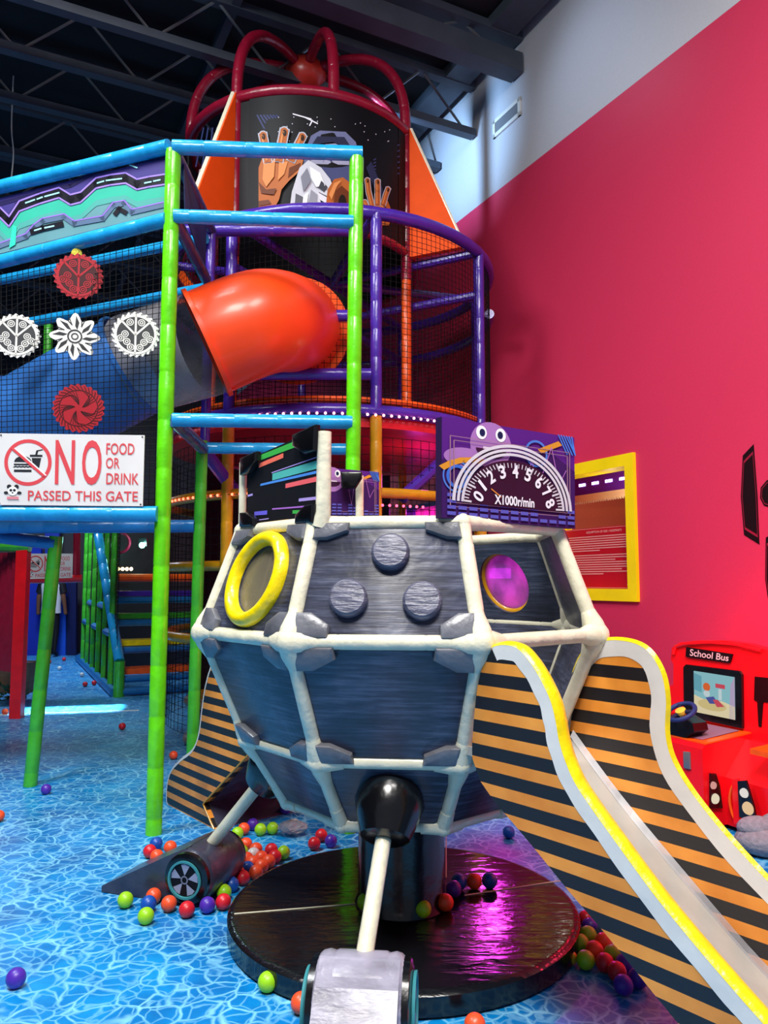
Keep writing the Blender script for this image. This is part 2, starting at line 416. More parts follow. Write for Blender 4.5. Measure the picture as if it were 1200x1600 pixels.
# yellow window frames with panes
def window(nm, q, fw, mat):
    a, c, z0, z1 = q; fr = MB(mat); T = .03
    for p in ([(a, z0), (c, z0), (c, z0+fw), (a, z0+fw)], [(a, z1-fw), (c, z1-fw), (c, z1), (a, z1)],
              [(a, z0+fw), (a+fw, z0+fw), (a+fw, z1-fw), (a, z1-fw)], [(c-fw, z0+fw), (c, z0+fw), (c, z1-fw), (c-fw, z1-fw)]):
        fr.prism([W(s, T, z) for s, z in p], NIN*-(T+.15))
    o = struct(fr.build(nm, smooth=0))
    g = MB(M['glass']).poly([W(s, -.06, z) for s, z in ((a+fw, z0+fw), (c-fw, z0+fw), (c-fw, z1-fw), (a+fw, z1-fw))])
    g.build('glass_pane', o, smooth=0)
    return o
FW = abs(wpx(993, 800)[0]-wpx(979, 800)[0])
window('window_1', holes[0], FW, M['frameyellow'])
window('window_2', holes[1], .05, M['purple'])

# roof joists perpendicular to the right wall
EP = NIN
def joist(s, lab, depth=.5, ztop=HC-.12, n0=.02, n1=12.4, heavy=False):
    root = thing('roof_joist', lab, 'joist', W(s, 6, ztop-depth), 'steel joists under the roof')
    hw = .05 if not heavy else .10
    for nm, z, h in (('top_chord', ztop, .08), ('bottom_chord', ztop-depth,   .08 if not heavy else .2)):
        b = MB(M['steel'])
        b.box(W(s, (n0+n1)/2, z), n1-n0, hw*2, h, NIN, E2); b.build(nm, root, smooth=0)
    b = MB(M['grey'])
    x = n0+.1; k = 0; st = .55
    while x < n1-st:
        za, zb = (ztop, ztop-depth) if k % 2 else (ztop-depth, ztop)
        b.tube([W(s, x, za), W(s, x+st, zb)], .014, 6); x += st; k += 1
    b.build('web', root, smooth=0)
    return root
ordn = ['first', 'second', 'third', 'fourth', 'fifth', 'sixth', 'seventh', 'eighth', 'ninth', 'tenth', 'eleventh', 'twelfth', 'thirteenth', 'fourteenth', 'fifteenth', 'sixteenth']
joist(5.95, 'broad dark roof beam that meets the pale wall above the grille', .28, heavy=True)
for i, s in enumerate((6.75, 7.5, 8.3, 9.4, 10.6, 12.0, 13.6, 15.2)):
    joist(s, 'dark steel roof joist, %s one beyond the broad beam' % ordn[i], .55)
b = MB(M['steel'])
for i, n in enumerate((.25, 2.7, 5.2, 7.8, 10.4)):
    o = MB(M['steel']).box(W(10.4, n, HC-.09), 11.0, .08 if i else .3, .12, E2, NIN).build('roof_purlin', smooth=0)
    tag(o, 'dark purlin under the roof deck, %s' % ('lying along the pale wall' if i == 0 else ordn[i]+' one out from the pale wall'), 'purlin', 'roof purlins')
# pale studs on the dark back wall, upper left of the hall
for i, (x, y0, y1) in enumerate(((112, 165, 200), (205, 190, 225), (105, 220, 240))):
    o = MB(M['steel']).prism([at(x-5, y1, 15.4), at(x+5, y1, 15.4), at(x+7, y0, 15.4), at(x-3, y0, 15.4)], (0, .08, 0)).build('wall_stud', smooth=0)
    tag(o, 'short grey stud in the dark gap above the banner, %s' % ('left of the upper pair', 'right of the upper pair', 'lowest of three')[i], 'stud', 'studs in the dark gap')
for i, (xa, ya, xb, yb) in enumerate(((0, 145, 290, 200), (0, 195, 200, 238))):
    o = MB(M['steel']).tube([at(xa, ya, 15.3), at(xb, yb, 15.3)], .05, 6).build('wall_girt', smooth=0)
    tag(o, 'long thin dark rail across the back of the hall, %s' % ('upper', 'lower')[i], 'rail', 'rails across the dark back')
o = MB(M['white']).tube(catmull([V((at(20,140,8).x, 8, HC-.01)), at(20, 140, 8), at(18, 200, 8), at(21, 240, 8), at(17, 285, 8)], 6), .008, 6).build('hanging_cable')
tag(o, 'thin pale cable hanging in the dark at upper left', 'cable')
# vent grille
root = thing('vent_grille', 'white framed rectangular vent grille high on the pale wall', 'vent', W(*((wpx(794, 185)[0]), 0, wpx(794, 185)[1])))
a, c = wpx(815, 170)[0], wpx(772, 200)[0]; zt = wpx(815, 151)[1]; zb = wpx(815, 180)[1]
b = MB(M['white'])
for p in ([(a, zb), (c, zb), (c, zb+.04), (a, zb+.04)], [(a, zt-.04), (c, zt-.04), (c, zt), (a, zt)], [(a, zb), (a+.04, zb), (a+.04, zt), (a, zt)], [(c-.04, zb), (c, zb), (c, zt), (c-.04, zt)]):
    b.prism([W(s, .001, z) for s, z in p], NIN*.02)
b.build('vent_frame', root, smooth=0)
b = MB(fl('#74777c'))
for i in range(12):
    z = zb+.045+(zt-zb-.09)*i/12; b.prism([W(a+.04, .002, z), W(c-.04, .002, z), W(c-.04, .012, z+.012), W(a+.04, .012, z+.012)], (0, 0, .006))
b.use(fl('#55585c')).prism([W(a+.04, .001, zb+.04), W(c-.04, .001, zb+.04), W(c-.04, .001, zt-.04), W(a+.04, .001, zt-.04)], NIN*.001)
b.build('louvres', root, smooth=0)
# wall decals (plain dark stand-ins)
def decal(px, label, line='#8e1733'):
    pts = [W(s, .0015, z) for s, z in [wpx(x, y) for x, y in px]]; c = sum(pts, V())/len(pts)
    b = MB(fl('#16060b')); b.prism(pts, NIN*.002)
    inn = [c+(p-c)*.86+NIN*.003 for p in pts]; inn2 = [c+(p-c)*.80+NIN*.003 for p in pts]; b.use(fl(line))
    for i in range(len(pts)): j = (i+1) % len(pts); b.poly([inn[i], inn[j], inn2[j], inn2[i]])
    tag(b.build('wall_decal', smooth=0), label, 'decal', 'dark wall decals')
decal([(1161, 712), (1178, 694), (1184, 775), (1187, 851), (1163, 836), (1158, 776)], 'tall dark six sided decal on the crimson wall')
decal([(1189, 762), (1199, 750), (1215, 752), (1222, 775), (1212, 796), (1194, 790), (1188, 778)], 'small round dark decal beside the tall six sided one')
decal([(1197, 840), (1216, 830), (1222, 900), (1212, 1000), (1204, 960), (1196, 905)], 'dark narrow decal at the picture edge above the red ride')

# poster and fittings behind window_1
pf = lambda u, v, h: W(wpx(972, 870)[0]+(u)*0, -.03+h, v)
sa, sb = s_b1+FW, s_b0-FW; pz0 = wpx(978, 924)[1]; pz1 = wpx(978, 819)[1]
b = MB(fl('#b01020')); b.prism([W(sa, -.055, pz0), W(sb, -.055, pz0), W(sb, -.055, pz1), W(sa, -.055, pz1)], NIN*.004)
root = tag(b.build('waiver_poster', smooth=0), 'red printed waiver poster on the lower half of the yellow framed window', 'poster')
b = MB(); A = Art(b, lambda u, v, h: W(sb+(sa-sb)*u, -.051+h, pz0+(pz1-pz0)*v))
A.text('#e8b0a8', 'ASSUMPTION OF RISK / INDEMNITY', .60, .93, .5, .035)
rows = [1, 1, 1, 1, 1, 1, .55, 0, 1, 1, .8, 1, 1, 1, .9, 1, .6]
for i, l in enumerate(rows):
    if l: A.rect('#d8938e', .08, .85-i*.037, .08+.84*l, .85-i*.037+.016)
A.ell('#e8e0d8', .93, .10, .03, .035); A.line('#d8938e', [(.02, .05), (.98, .05)], .006); A.line('#d8938e', [(.02, .985), (.98, .985)], .006)
b.build('lettering', root, smooth=0)
root = thing('led_strip', 'purple valance with white LED dashes inside the yellow framed window', 'lamp', W(sa, -.4, 2.3))
zl = wpx(978, 738)[1]-.02
b = MB(fl('#5a1aa0')); b.prism([W(sa-.5, -.5, zl-.03), W(sb+.6, -.5, zl-.03), W(sb+.6, -.5, zl+.2), W(sa-.5, -.5, zl+.2)], NIN*.02); b.build('valance', root, smooth=0)
for i in range(12):
    s = sa-.4+i*.18; MB(glow('white led', '#f0d0ff', 6)).prism([W(s, -.479, zl+.05), W(s+.09, -.479, zl+.05), W(s+.09, -.479, zl+.075), W(s, -.479, zl+.075)], NIN*.004).build('led', root, smooth=0)
b = MB(fl('#e8c9a0')); n = 60
for i in range(n):
    s = sa-.5+(sb-sa+1.1)*i/n; d = (sb-sa+1.1)/n
    b.prism([W(s, -.5, zl-.03), W(s+d, -.5, zl-.03), W(s+d, -.5, zl-.09), W(s+d/2, -.5, zl-.115), W(s, -.5, zl-.09)], NIN*.015)
b.build('scalloped_trim', root, smooth=0)
lamp('POINT', 'trim_fill_light', W((sa+sb)/2, -.22, 2.15), 4, (1, .85, .7), .05)  # unseen fill, added to light the scalloped trim
lamp('POINT', 'magenta_lamp', W((sa+sb)/2, -.8, 2.3), 2, (.8, .2, 1), .05)
P = W(wpx(947, 765)[0]+.1, -1.2, 2.62)
root = thing('dome_camera', 'white dome security camera in the room behind the window', 'camera', P)
MB(M['white']).lathe(P, (0, 0, -1), [(.09, -.44), (.09, 0), (.085, .03)]).build('housing', root); MB(M['black']).sphere(P-V((0, 0, .03)), .06).build('dome', root)

# ================================================================== POD
PX, PY, TH = .075, 3.42, -1.273
RR = [.700, .851, .663, .495]; ZZ = [1.66, 1.244, .807, .543]
def PV(i, k, dr=0.):
    a = TH+k*PI/4; return V((PX+(RR[i]+dr)*math.sin(a), PY-(RR[i]+dr)*math.cos(a), ZZ[i]))
PC = V((PX, PY, .9))
pod = thing('play_pod', 'eight sided dark grey soft play pod with cream tube frame on black column', 'play pod', (PX, PY, .09))
tr = .027
for i in range(4):
    for k in range(8):
        MB(M['cream']).tube(seg(PV(i, k), PV(i, k+1), 3), tr*(1, 1, .9, .8)[i], 12, seam=.3, groove=.96).build('frame_tube', pod)
for i in range(3):
    for k in range(8):
        MB(M['cream']).tube(seg(PV(i, k), PV(i+1, k), 3), tr*(1.05, 1, .95)[i], 12, seam=.25, groove=.96).build('frame_tube', pod)
for i in (0, 1, 2, 3):
    for k in range(8):
        r = (.034, .05, .043, .034)[i]
        b = MB(M['cream']); c = PV(i, k)
        b.sphere(c, r, 14, 8)
        dirs = [(PV(i, k+1)-c), (PV(i, k-1)-c)] + ([PV(i+1, k)-c] if i < 3 else []) + ([PV(i-1, k)-c] if i > 0 else [])
        for d in dirs:
            d = d.normalized(); b.tube([c, c+d*r*.9, c+d*(r+.05)], [r*.92, r*.86, tr*1.02], 12)
        b.build('joint_cover', pod)
def face_quad(i, k, ins=.018):
    """row i, side k: bl br tr tl seen from outside, normal outwards"""
    tl, tr_, br, bl = PV(i, k), PV(i, k+1), PV(i+1, k+1), PV(i+1, k)
    n = (br-bl).cross(tl-bl).normalized()
    c = (tl+tr_+br+bl)/4
    if n.dot(c-PC) < 0: n = -n
    q = [p+(c-p).normalized()*ins*1.4 for p in (bl, br, tr_, tl)]
    return q, n, c
def patch(q, n, ci, a, bb, part, mat=None):
    """corner patch on the panel quad q at corner ci (0 bl 1 br 2 tr 3 tl)"""
    c = q[ci]; h = q[ci ^ 1]; v = q[3-ci]
    eh = (h-c).normalized(); ev = (v-c).normalized(); c = c-eh*.012-ev*.008
    pts = [c, c+eh*a, c+eh*a+ev*bb*.5, c+eh*a*.42+ev*bb, c+ev*bb]
    b = MB(mat or M['patch']); b.pad([p+n*.006 for p in pts], n, .030, .011); b.build('corner_patch', part)
def panel(i, k, hole=None):
    q, n, c = face_quad(i, k)
    b = MB(M['panel'])
    if not hole:
        b.rings([[p-n*.02 for p in q], [p+n*.002 for p in q], [p+(c-p).normalized()*.02+n*.012 for p in q]])
    else:
        hc, hr = hole; e = (q[1]-q[0]).normalized(); f = n.cross(e)
        L = [((p-hc).dot(e), (p-hc).dot(f)) for p in q]
        ang = sorted(set([2*PI*j/64 for j in range(64)]+[math.atan2(y, x) % (2*PI) for x, y in L]))
        def edge(t):
            dx, dy = math.cos(t), math.sin(t); best = 9
            for (x0, y0), (x1, y1) in zip(L, L[1:]+L[:1]):
                ex, ey = x1-x0, y1-y0; den = dx*ey-dy*ex
                if abs(den) < 1e-9: continue
                s = (x0*ey-y0*ex)/den; u = (x0*dy-y0*dx)/den
                if s > 0 and -1e-6 <= u <= 1+1e-6: best = min(best, s)
            return best
        o = [hc+e*math.cos(t)*edge(t)+f*math.sin(t)*edge(t) for t in ang]; h = [hc+e*math.cos(t)*hr+f*math.sin(t)*hr for t in ang]
        # profile loop: outer back, outer front, hole front, hole back
        loops = [[p-n*.02 for p in o], [p+n*.008 for p in o], [p+n*.008 for p in h], [p-n*.02 for p in h]]
        b.rings(loops, closed=True)
    return b.build('side_panel', pod), q, n, c
OPEN = {(0, 2), (1, 2), (0, 6), (1, 6)}
for i in range(3):
    for k in range(8):
        if (i, k) in OPEN: continue
        hole = None
        if i == 0 and k in (0, 4):
            q, n, c = face_quad(i, k)
            hc = onplane(407, 906, c, n) if k == 0 else onplane(790, 910, c, n)
            if k == 4: hc = c + (hc-c)*.8
            hr = .135 if k == 0 else .155; hole = (hc, hr)
        part, q, n, c = panel(i, k, hole)
        if i < 2 and k in (0, 1, 3, 7):
            if i == 0:
                for ci in (0, 1): patch(q, n, ci, .125, .092, part)
                for ci in (2, 3): patch(q, n, ci, .125, .062, part)
            else:
                for ci in (0, 1): patch(q, n, ci, .125, .075, part)
                for ci in (2, 3): patch(q, n, ci, .145, .092, part)
        if (i, k) == (0, 1):
            for x, y in ((610, 862), (544, 934), (660, 938)):
                P = onplane(x, y, c+n*.03, n)
                MB(M['button']).lathe(P-n*.02, n, [(.066, -.01), (.068, .02), (.066, .03), (.058, .038), (.01, .041)], 40).build('button_pad', part)
        if hole:
            if k == 0:
                MB(M['yellow']).rings([[hole[0]+(math.cos(t)*u+math.sin(t)*v_)*(.163+.029*math.cos(p))+n*(.016+.030*math.sin(p)*1.15) for p in [2*PI*j/14 for j in range(14)]]
                    for u, v_ in [((q[1]-q[0]).normalized(), n.cross((q[1]-q[0]).normalized()))] for t in [2*PI*m/64 for m in range(64)]], closed=True).build('porthole_ring', part)
                MB(M['pane']).lathe(hole[0], n, [(.140, -.004), (.140, .0)], 48).build('porthole_pane', part)
            else:
                MB(M['amber']).torus(hole[0]+n*.02, n, hole[1]+.012, .03, 48, 12).build('porthole_ring', part)
                MB(M['panefar']).lathe(hole[0], n, [(.157, .004), (.157, .008)], 48).build('porthole_pane', part)
# floor and underside of the pod
b = MB(M['blackmat']); b.prism([PV(2, k, -.02)-V((0, 0, .02)) for k in range(8)], (0, 0, .02)); b.build('pod_floor', pod)
b = MB(M['black']); b.prism([PV(3, k) for k in range(8)], (0, 0, .015)); b.build('underside', pod)
b = MB(M['black']); b.lathe((PX, PY, .092), (0, 0, 1), [(.20, 0), (.185, .03), (.185, .40), (.26, .455)], 40); b.build('column', pod)
# uprights above the rim
up = [(0, at(392, 722, 3.2).z, .016), (6, at(566, 742, 4.05).z, .022)]
for k, z, r in up:
    p = PV(0, k); MB(M['cream']).tube(seg(p-V((0, 0, .02)), V((p.x, p.y, z)), 4), r, 12, seam=.3, groove=.97).build('upright', pod)
MB(M['cream']).tube([at(500, 822, 2.785), at(505, 800, 2.775), at(507, 675, 2.775)], [.034, .028, .026], 12, seam=.3, groove=.97).build('upright', pod)
# neon print panel on the left rim
n = V((math.sin(TH+PI/8), -math.cos(TH+PI/8), 0)); P = PV(0, 0)+n*.004
qd = [onplane(x, y, P, n) for x, y in ((386, 822), (494, 815), (498, 669), (387, 718))]
fn, nn = cornerfn(*qd)
b = MB(fl('#15161b')); b.prism(qd, -nn*.03); part = b.build('rim_panel', pod, smooth=0)
b = MB(); A = Art(b, fn)
def bar(col, x0, y0, x1, y1, wd):
    A.line(col, [(x0, y0), (x1, y1)], wd)
conv = lambda x, y: ((x-36)/(500-36), None)
for col, x0, y0, x1, y1, wd in (('#3fae4a', .22, .945, .75, .93, .075), ('#f0705a', .2, .84, .52, .85, .06), ('#54b8ae', .42, .62, 1, .61, .09), ('#b9a0e8', .38, .68, .98, .69, .012), ('#4f8fe0', .22, .56, 1, .53, .03),
        ('#f2656a', .60, .46, 1, .455, .055), ('#b39be0', .78, .26, 1, .25, .035), ('#b070d0', .40, .20, 1, .17, .018), ('#6a62d8', .14, .17, .30, .165, .055), ('#e2a52a', .22, .02, .62, .035, .03), ('#b39be0', .02, .45, .08, .452, .03), ('#3fae4a', .7, .13, .78, .125, .04), ('#b39be0', .2, .075, .34, .08, .012)):
    bar(col, x0, y0, x1, y1, wd)
b.build('neon_print', part, smooth=0)
for ci, (a_, b_) in ((0, (.2, .2)), (3, (.22, .24)), (2, (.26, .26)), (1, (.2, .18))):
    cx, cy = ((0, 0), (1, 0), (1, 1), (0, 1))[ci]; sx, sy = (1 if cx == 0 else -1), (1 if cy == 0 else -1)
    pts = [(cx-.03*sx, cy-.02*sy), (cx+a_*sx, cy-.02*sy), (cx+a_*sx, cy+b_*.45*sy), (cx+a_*.4*sx, cy+b_*sy), (cx-.03*sx, cy+b_*sy)]
    MB(M['black']).pad([fn(x, y, .004) for x, y in pts], nn, .03, .012).build('corner_patch', part)
# printed gauge panel and its twin on the far rim
def toonprint(A, gauge):
    bg = '#55207e'
    A.rect(bg, 0, 0, 1, 1).up()
    A.poly('#3a1a5a', [(0, 0), (1, 0), (1, .62), (.8, .8), (.5, .72), (.2, .62), (0, .58)]).up()
    A.ell('#a472b4', .34, .78, .15, .24).ell('#a472b4', .16, .62, .15, .1).up()
    A.ell('#3a1636', .34, .74, .11, .10, 24, PI, 2*PI).ell('#f4f4f4', .27, .90, .038, .07).ell('#f4f4f4', .41, .90, .038, .07).up()
    A.ell('#14204a', .275, .90, .02, .038).ell('#14204a', .405, .90, .02, .038).rect('#d8c6d8', .28, .735, .40, .76)
    A.line('#d8922e', [(0.005, .50), (.06, .55), (.13, .59), (.20, .605), (.27, .60)], .05).line('#d8922e', [(.72, .80), (.86, .9)], .05)
    A.arc('#4a7cd0', .10, .42, .09, .10, k=1.6).arc('#3a6cc8', .10, .42, .055, .075, k=1.6).arc('#4a7cd0', .68, .76, .075, .09, k=1.6)
    for i in range(6): A.line('#3e7cd6', [(.86+i*.022, 1), (.93+i*.022 if i < 3 else 1, .80)], .01)
    A.up()
    for x0, y0, x1, y1 in ((.05, .12, .95, .82), (.075, .16, .93, .78)):
        A.line('#a07a8a', [(x0, y0), (x1, y0), (x1, y1), (x0, y1), (x0, y0)], .006)
    for i in range(13):
        for j in range(random.choice((1, 2, 2, 3, 4, 5))): A.rect('#5a58b4', .03+i*.075, .035+j*.06, .088+i*.075, .07+j*.06)
    A.line('#b070c0', [(.56, .6), (.6, .3), (.64, .7), (.69, .4), (.8, .85), (.86, .45), (.92, .62)], .006); A.up()
    if gauge:
        g = A.fn; B = Art(A.b, lambda x, y, h: g(x/1.86, y, h)); B.i = A.i
        cx, cy = .95, .16
        B.arc('#35122c', cx, cy, 0, .70, .02, PI-.02, 48, .70).up()
        for r0, r1 in ((.69, .725), (.745, .78), (.80, .84)): B.arc('#d4cfd6', cx, cy, r0, r1, .03, PI-.03, 60, .78)
        for i in range(41):
            t = .06+(PI-.12)*i/40; r0 = .635 if i % 5 else .60; ux, uy = math.cos(t), math.sin(t)*.66
            B.line('#d4cfd6', [(cx+ux*r0, cy+uy*r0), (cx+ux*.695, cy+uy*.695)], .012 if i % 5 else .02)
        B.up()
        for i in range(9):
            t = PI-.10-(PI-.20)*i/8
            B.text('#eeeaf0', str(i), cx+.505*math.cos(t), cy+.05+.50*.66*math.sin(t), .035 if i == 1 else .085, .14, .03, (t-PI/2)*.75)
        B.text('#eeeaf0', 'X1000r/min', .94, cy+.07, .56, .10, .03)
        B.line('#e08a3a', [(cx-.20, cy+.10), (cx-.33, cy+.17)], .012)
def gaugepanel(qd, gauge, back):
    fn, nn = cornerfn(*qd)
    b = MB(fl('#2a1440')); b.prism(qd, -nn*.035); part = b.build('rim_panel', pod, smooth=0)
    b = MB(); A = Art(b, fn); toonprint(A, gauge); b.build('printed_face', part, smooth=0)
    return part, fn, nn
n = V((math.sin(TH+2.5*PI/4), -math.cos(TH+2.5*PI/4), 0)); P = PV(0, 2)+n*.07
# stands outside the rim: left end nearer to the eye
gaugepanel([at(690, 809, 2.70), at(898, 826, 3.06), at(897, 684, 3.06), at(690, 651, 2.70)], True, False)
part, fn, nn = gaugepanel([at(480, 812, 3.98), at(592, 812, 4.16), at(592, 738, 4.16), at(480, 728, 3.98)], False, True)
MB(M['black']).pad([at(x, y, 4.02) for x, y in ((534, 764), (556, 764), (566, 748), (566, 738), (532, 738))], V((0, -1, 0)), .03, .01).build('corner_patch', part)
n7 = PV(0, 5)
# landing legs: strut, socket, barrel foot
def leg(k, Ft, rad, r, L, fin, bmat, label):
    a = TH+(k+.5)*PI/4; mid = (PV(2, k)+PV(2, k+1)+PV(3, k)+PV(3, k+1))/4
    top = V(mid); Ft = V(Ft); rad = V((rad[0], rad[1], 0)).normalized(); ax = V((-rad.y, rad.x, 0))
    d = (Ft-top).normalized()
    part = MB(M['cream']).tube(seg(top, Ft+V((0, 0, r*.6)), 3), .028, 14, seam=.5, groove=.98).build('landing_leg', pod, label=label)
    MB(M['black']).lathe(top-d*.05, d, [(.02, -.01), (.07, .0), (.115, .03), (.128, .08), (.112, .14), (.088, .205), (.066, .216), (.03, .218)], 32).build('leg_socket', part)
    h = L/2
    MB(bmat).lathe(Ft, ax, [(r*.9, -h), (r*.97, -h+.012), (r*1.0, -h+.03), (r*.97, -h+.05), (r, -h+.06), (r*1.0, 0), (r, h-.06), (r*.97, h-.05), (r*1.0, h-.03), (r*.97, h-.012), (r*.9, h)], 40).build('foot_barrel', part)
    b = MB(bmat); wd = L*.92
    P0 = [Ft+rad*(r*.15)+V((0, 0, r*1.0)), Ft+rad*(r*.8)+V((0, 0, r*.72)), V((Ft.x, Ft.y, .03))+rad*fin, V((Ft.x, Ft.y, .003))+rad*fin, V((Ft.x, Ft.y, .003))+rad*(r*.3)]
    b.prism([p-ax*wd/2 for p in P0], ax*wd); b.build('foot_flap', part, smooth=20)
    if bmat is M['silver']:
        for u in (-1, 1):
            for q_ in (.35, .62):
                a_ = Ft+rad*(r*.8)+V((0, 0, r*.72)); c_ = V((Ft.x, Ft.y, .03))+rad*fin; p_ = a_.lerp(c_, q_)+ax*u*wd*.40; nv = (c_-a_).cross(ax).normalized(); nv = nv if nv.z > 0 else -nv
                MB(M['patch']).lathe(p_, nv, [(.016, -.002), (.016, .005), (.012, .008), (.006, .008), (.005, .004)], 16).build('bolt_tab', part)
    for sgn in (-1, 1):
        c = Ft+ax*sgn*h; e = ax*sgn
        if e.dot(C0-Ft) < -1.2: pass
        b = MB(M['black']); b.lathe(c-e*.005, e, [(r*.92, 0), (r*.9, .022), (r*.72, .03), (r*.3, .024)], 36)
        fn_ = plane_fn(c+e*.0, V((0, 0, 1)).cross(e), V((0, 0, 1)), e)
        A = Art(b, fn_, .001); A.i = 27
        A.ell('#0d1018', 0, 0, r*.66).up(2).arc('#5fb8b8', 0, 0, r*.60, r*.68).up()
        for j in range(5):
            t = j*2*PI/5+.3
            A.poly('#8f99b4', [(r*.15*math.cos(t), r*.15*math.sin(t)), (r*.55*math.cos(t-.38), r*.55*math.sin(t-.38)), (r*.57*math.cos(t), r*.57*math.sin(t)), (r*.55*math.cos(t+.3), r*.55*math.sin(t+.3))])
        A.up().arc('#737c92', 0, 0, r*.10, r*.15)
        b.use(fl('#3f8f98')).lathe(c, e, [(r*.66, .026), (r*.68, .036), (r*.60, .036), (r*.59, .028)], 40, False, False)
        b.build('turbine_disc', part)
leg(1, (-.07, 2.49, .153), (-.10, -.99), .15, .27, .36, M['silver'], 'front cream leg with silver barrel foot in a brightly lit tone')
leg(7, (-.83, 3.74, .125), (-.95, .31), .122, .32, .47, M['slate'], 'side cream leg with dark barrel foot and pointed flap')
# black round platform
PLC = V((.08, 3.42, 0)); PR = .735
plat = thing('round_platform', 'round black padded vinyl platform under the pod', 'platform', PLC)
def wrinkvinyl():
    t = NT('glossy black wrinkled vinyl')
    co = t.n('ShaderNodeTexCoord').outputs['Object']
    mp = t.n('ShaderNodeMapping', {'Vector': co, 'Rotation': (0, 0, .5), 'Scale': (3, 11, 1)}).outputs[0]
    nz = t.n('ShaderNodeTexNoise', {'Vector': mp, 'Scale': 2.2, 'Detail': 3., 'Distortion': .5}).outputs['Fac']
    bp = t.n('ShaderNodeBump', {'Height': nz, 'Strength': .22, 'Distance': .03}).outputs[0]
    return t.done(t.n('ShaderNodeBsdfPrincipled', {'Base Color': (.006, .006, .008, 1), 'Roughness': .16, 'Normal': bp, 'Specular IOR Level': .6}).outputs[0])
M['plat'] = wrinkvinyl()
MB(M['plat']).lathe(PLC, (0, 0, 1), [(PR-.01, .002), (PR, .01), (PR, .075), (PR-.012, .086), (PR-.03, .09), (.3, .09), (.02, .09)], 96).build('cushion', plat)
for (x0, y0, x1, y1) in ((366, 1428, 596, 1409), (726, 1399, 876, 1376), (697, 1306, 697, 1372)):
    MB(M['cream']).tube([onz(x0, y0, .091), onz(x1, y1, .091)], .003, 6).build('seam_piping', plat)

# ================================================================== SLIDES
SD = V((.636, -.772, 0)).normalized(); SN = V((.772, .636, 0)).normalized()
A0 = V((.325, 2.607, 0)); B0 = V((.827, 3.021, 0))-SN*0
topc = [(-.10, 1.02), (-.085, 1.13), (-.03, 1.205), (.081, 1.242), (.152, 1.240), (.205, 1.203), (.25, 1.15), (.288, 1.087), (.306, 1.028), (.316, .977), (.335, .925), (.368, .866), (.418, .811), (.5, .732), (.615, .625), (.72, .54), (.817, .468), (.895, .413), (1.05, .31), (1.2, .215), (1.33, .15), (1.40, .10), (1.43, .03), (1.44, .002)]
lowc = [(-.10, .90), (-.046, .861), (-.011, .793), (.05, .74), (.125, .693), (.226, .626), (.339, .547), (.451, .476), (.523, .427), (.614, .362), (.677, .319), (.8, .235), (.95, .13), (1.10, .03), (1.15, .002)]
topl = [V((p[0], p[1], 0)) for p in topc]; tops = catmull(topl, 5)
def slide(root, P0, along, across, width, topsA, topsB, lowsA, lowsB, bedA, bedB, st, stb, edge, dark, bandw=.047, bandB=.060, b0=0, thB=.022):
    def pt(P, s, z): return P+along*s+V((0, 0, z))
    th = .05
    thA = .05
    for P, tops, lows, st_, bs, th, bandw in ((P0, topsA, lowsA, st, b0, thA, bandw), (P0+across*width, topsB, lowsB, stb, 0, thB, bandB)):
        out = [pt(P, s, z) for s, z in tops]+[pt(P, s, z) for s, z in lows[::-1]]
        o = MB(st_).prism(out, across*th).build('side_wall', root, smooth=25)
        # yellow edge strip over the top of the wall
        e = MB(edge)
        r0 = []
        for i, (s, z) in enumerate(tops):
            if i < bs-3: continue
            a = tops[max(0, i-1)]; c = tops[min(len(tops)-1, i+1)]; ts, tz = c[0]-a[0], c[1]-a[1]; l = math.hypot(ts, tz) or 1; ns, nz = -tz/l, ts/l
            p = pt(P, s, z); q = along*ns+V((0, 0, nz)); 
            r0.append([p+across*-.002, p+across*.004+q*.007, p+across*(th*.5)+q*.012, p+across*(th-.004)+q*.007, p+across*(th+.002), p+across*(th*.5)-q*.012])
        e.rings(r0).build('edge_strip', o, smooth=50)
        # pale band along the top on both faces
        bd = MB(M['white'])
        for off in (-.0015, th+.0015):
            for i in range(bs, len(tops)-1):
                def inn(i):
                    s, z = tops[i]; a = tops[max(0, i-1)]; c = tops[min(len(tops)-1, i+1)]; ts, tz = c[0]-a[0], c[1]-a[1]; l = math.hypot(ts, tz) or 1
                    ww = bandw*(1.0+.03*math.sin(i*.9))
                    return s+tz/l*ww, z-ts/l*ww
                a, c = tops[i], tops[i+1]; ia, ic = inn(i), inn(i+1)
                bd.poly([pt(P, *a)+across*off, pt(P, *c)+across*off, pt(P, *ic)+across*off, pt(P, *ia)+across*off])
        bd.build('edge_band', o, smooth=50)
    b = MB(dark[0]); bl = [pt(P0, s, z)+across*(thA+.001) for s, z in bedA]; br = [pt(P0, s, z)+across*(width-.001) for s, z in bedB]
    b.rings([[p, q, q-V((0, 0, .03)), p-V((0, 0, .03))] for p, q in zip(bl, br)]); b.build('slide_bed', root, smooth=50)
    return pt
wid = (B0-A0).dot(SN)
sl = thing('soft_slide', 'orange and black striped soft slide running down to the near corner from the pod', 'slide', A0+SD*1.2+SN*.3, 'striped soft slides')
def smooth2(l, k=4): return [(p.x, p.y) for p in catmull([V((a, c, 0)) for a, c in l], k)]
topA = smooth2([(-.046, .90), (-.035, 1.0), (-.012, 1.12), (.030, 1.215)]+topc[3:], 5); lowA = [(-.046, .861)]+lowc[2:]
bedA = smooth2([(-.16, .88)]+[(s, z+.012) for s, z in lowc[1:-1]]+[(1.5, .03)], 2)
bedr = smooth2([(-.12, .835), (-.02, .735), (.14, .585), (.4, .37), (.6, .215), (.8, .10), (1.0, .05), (1.5, .03)], 4)
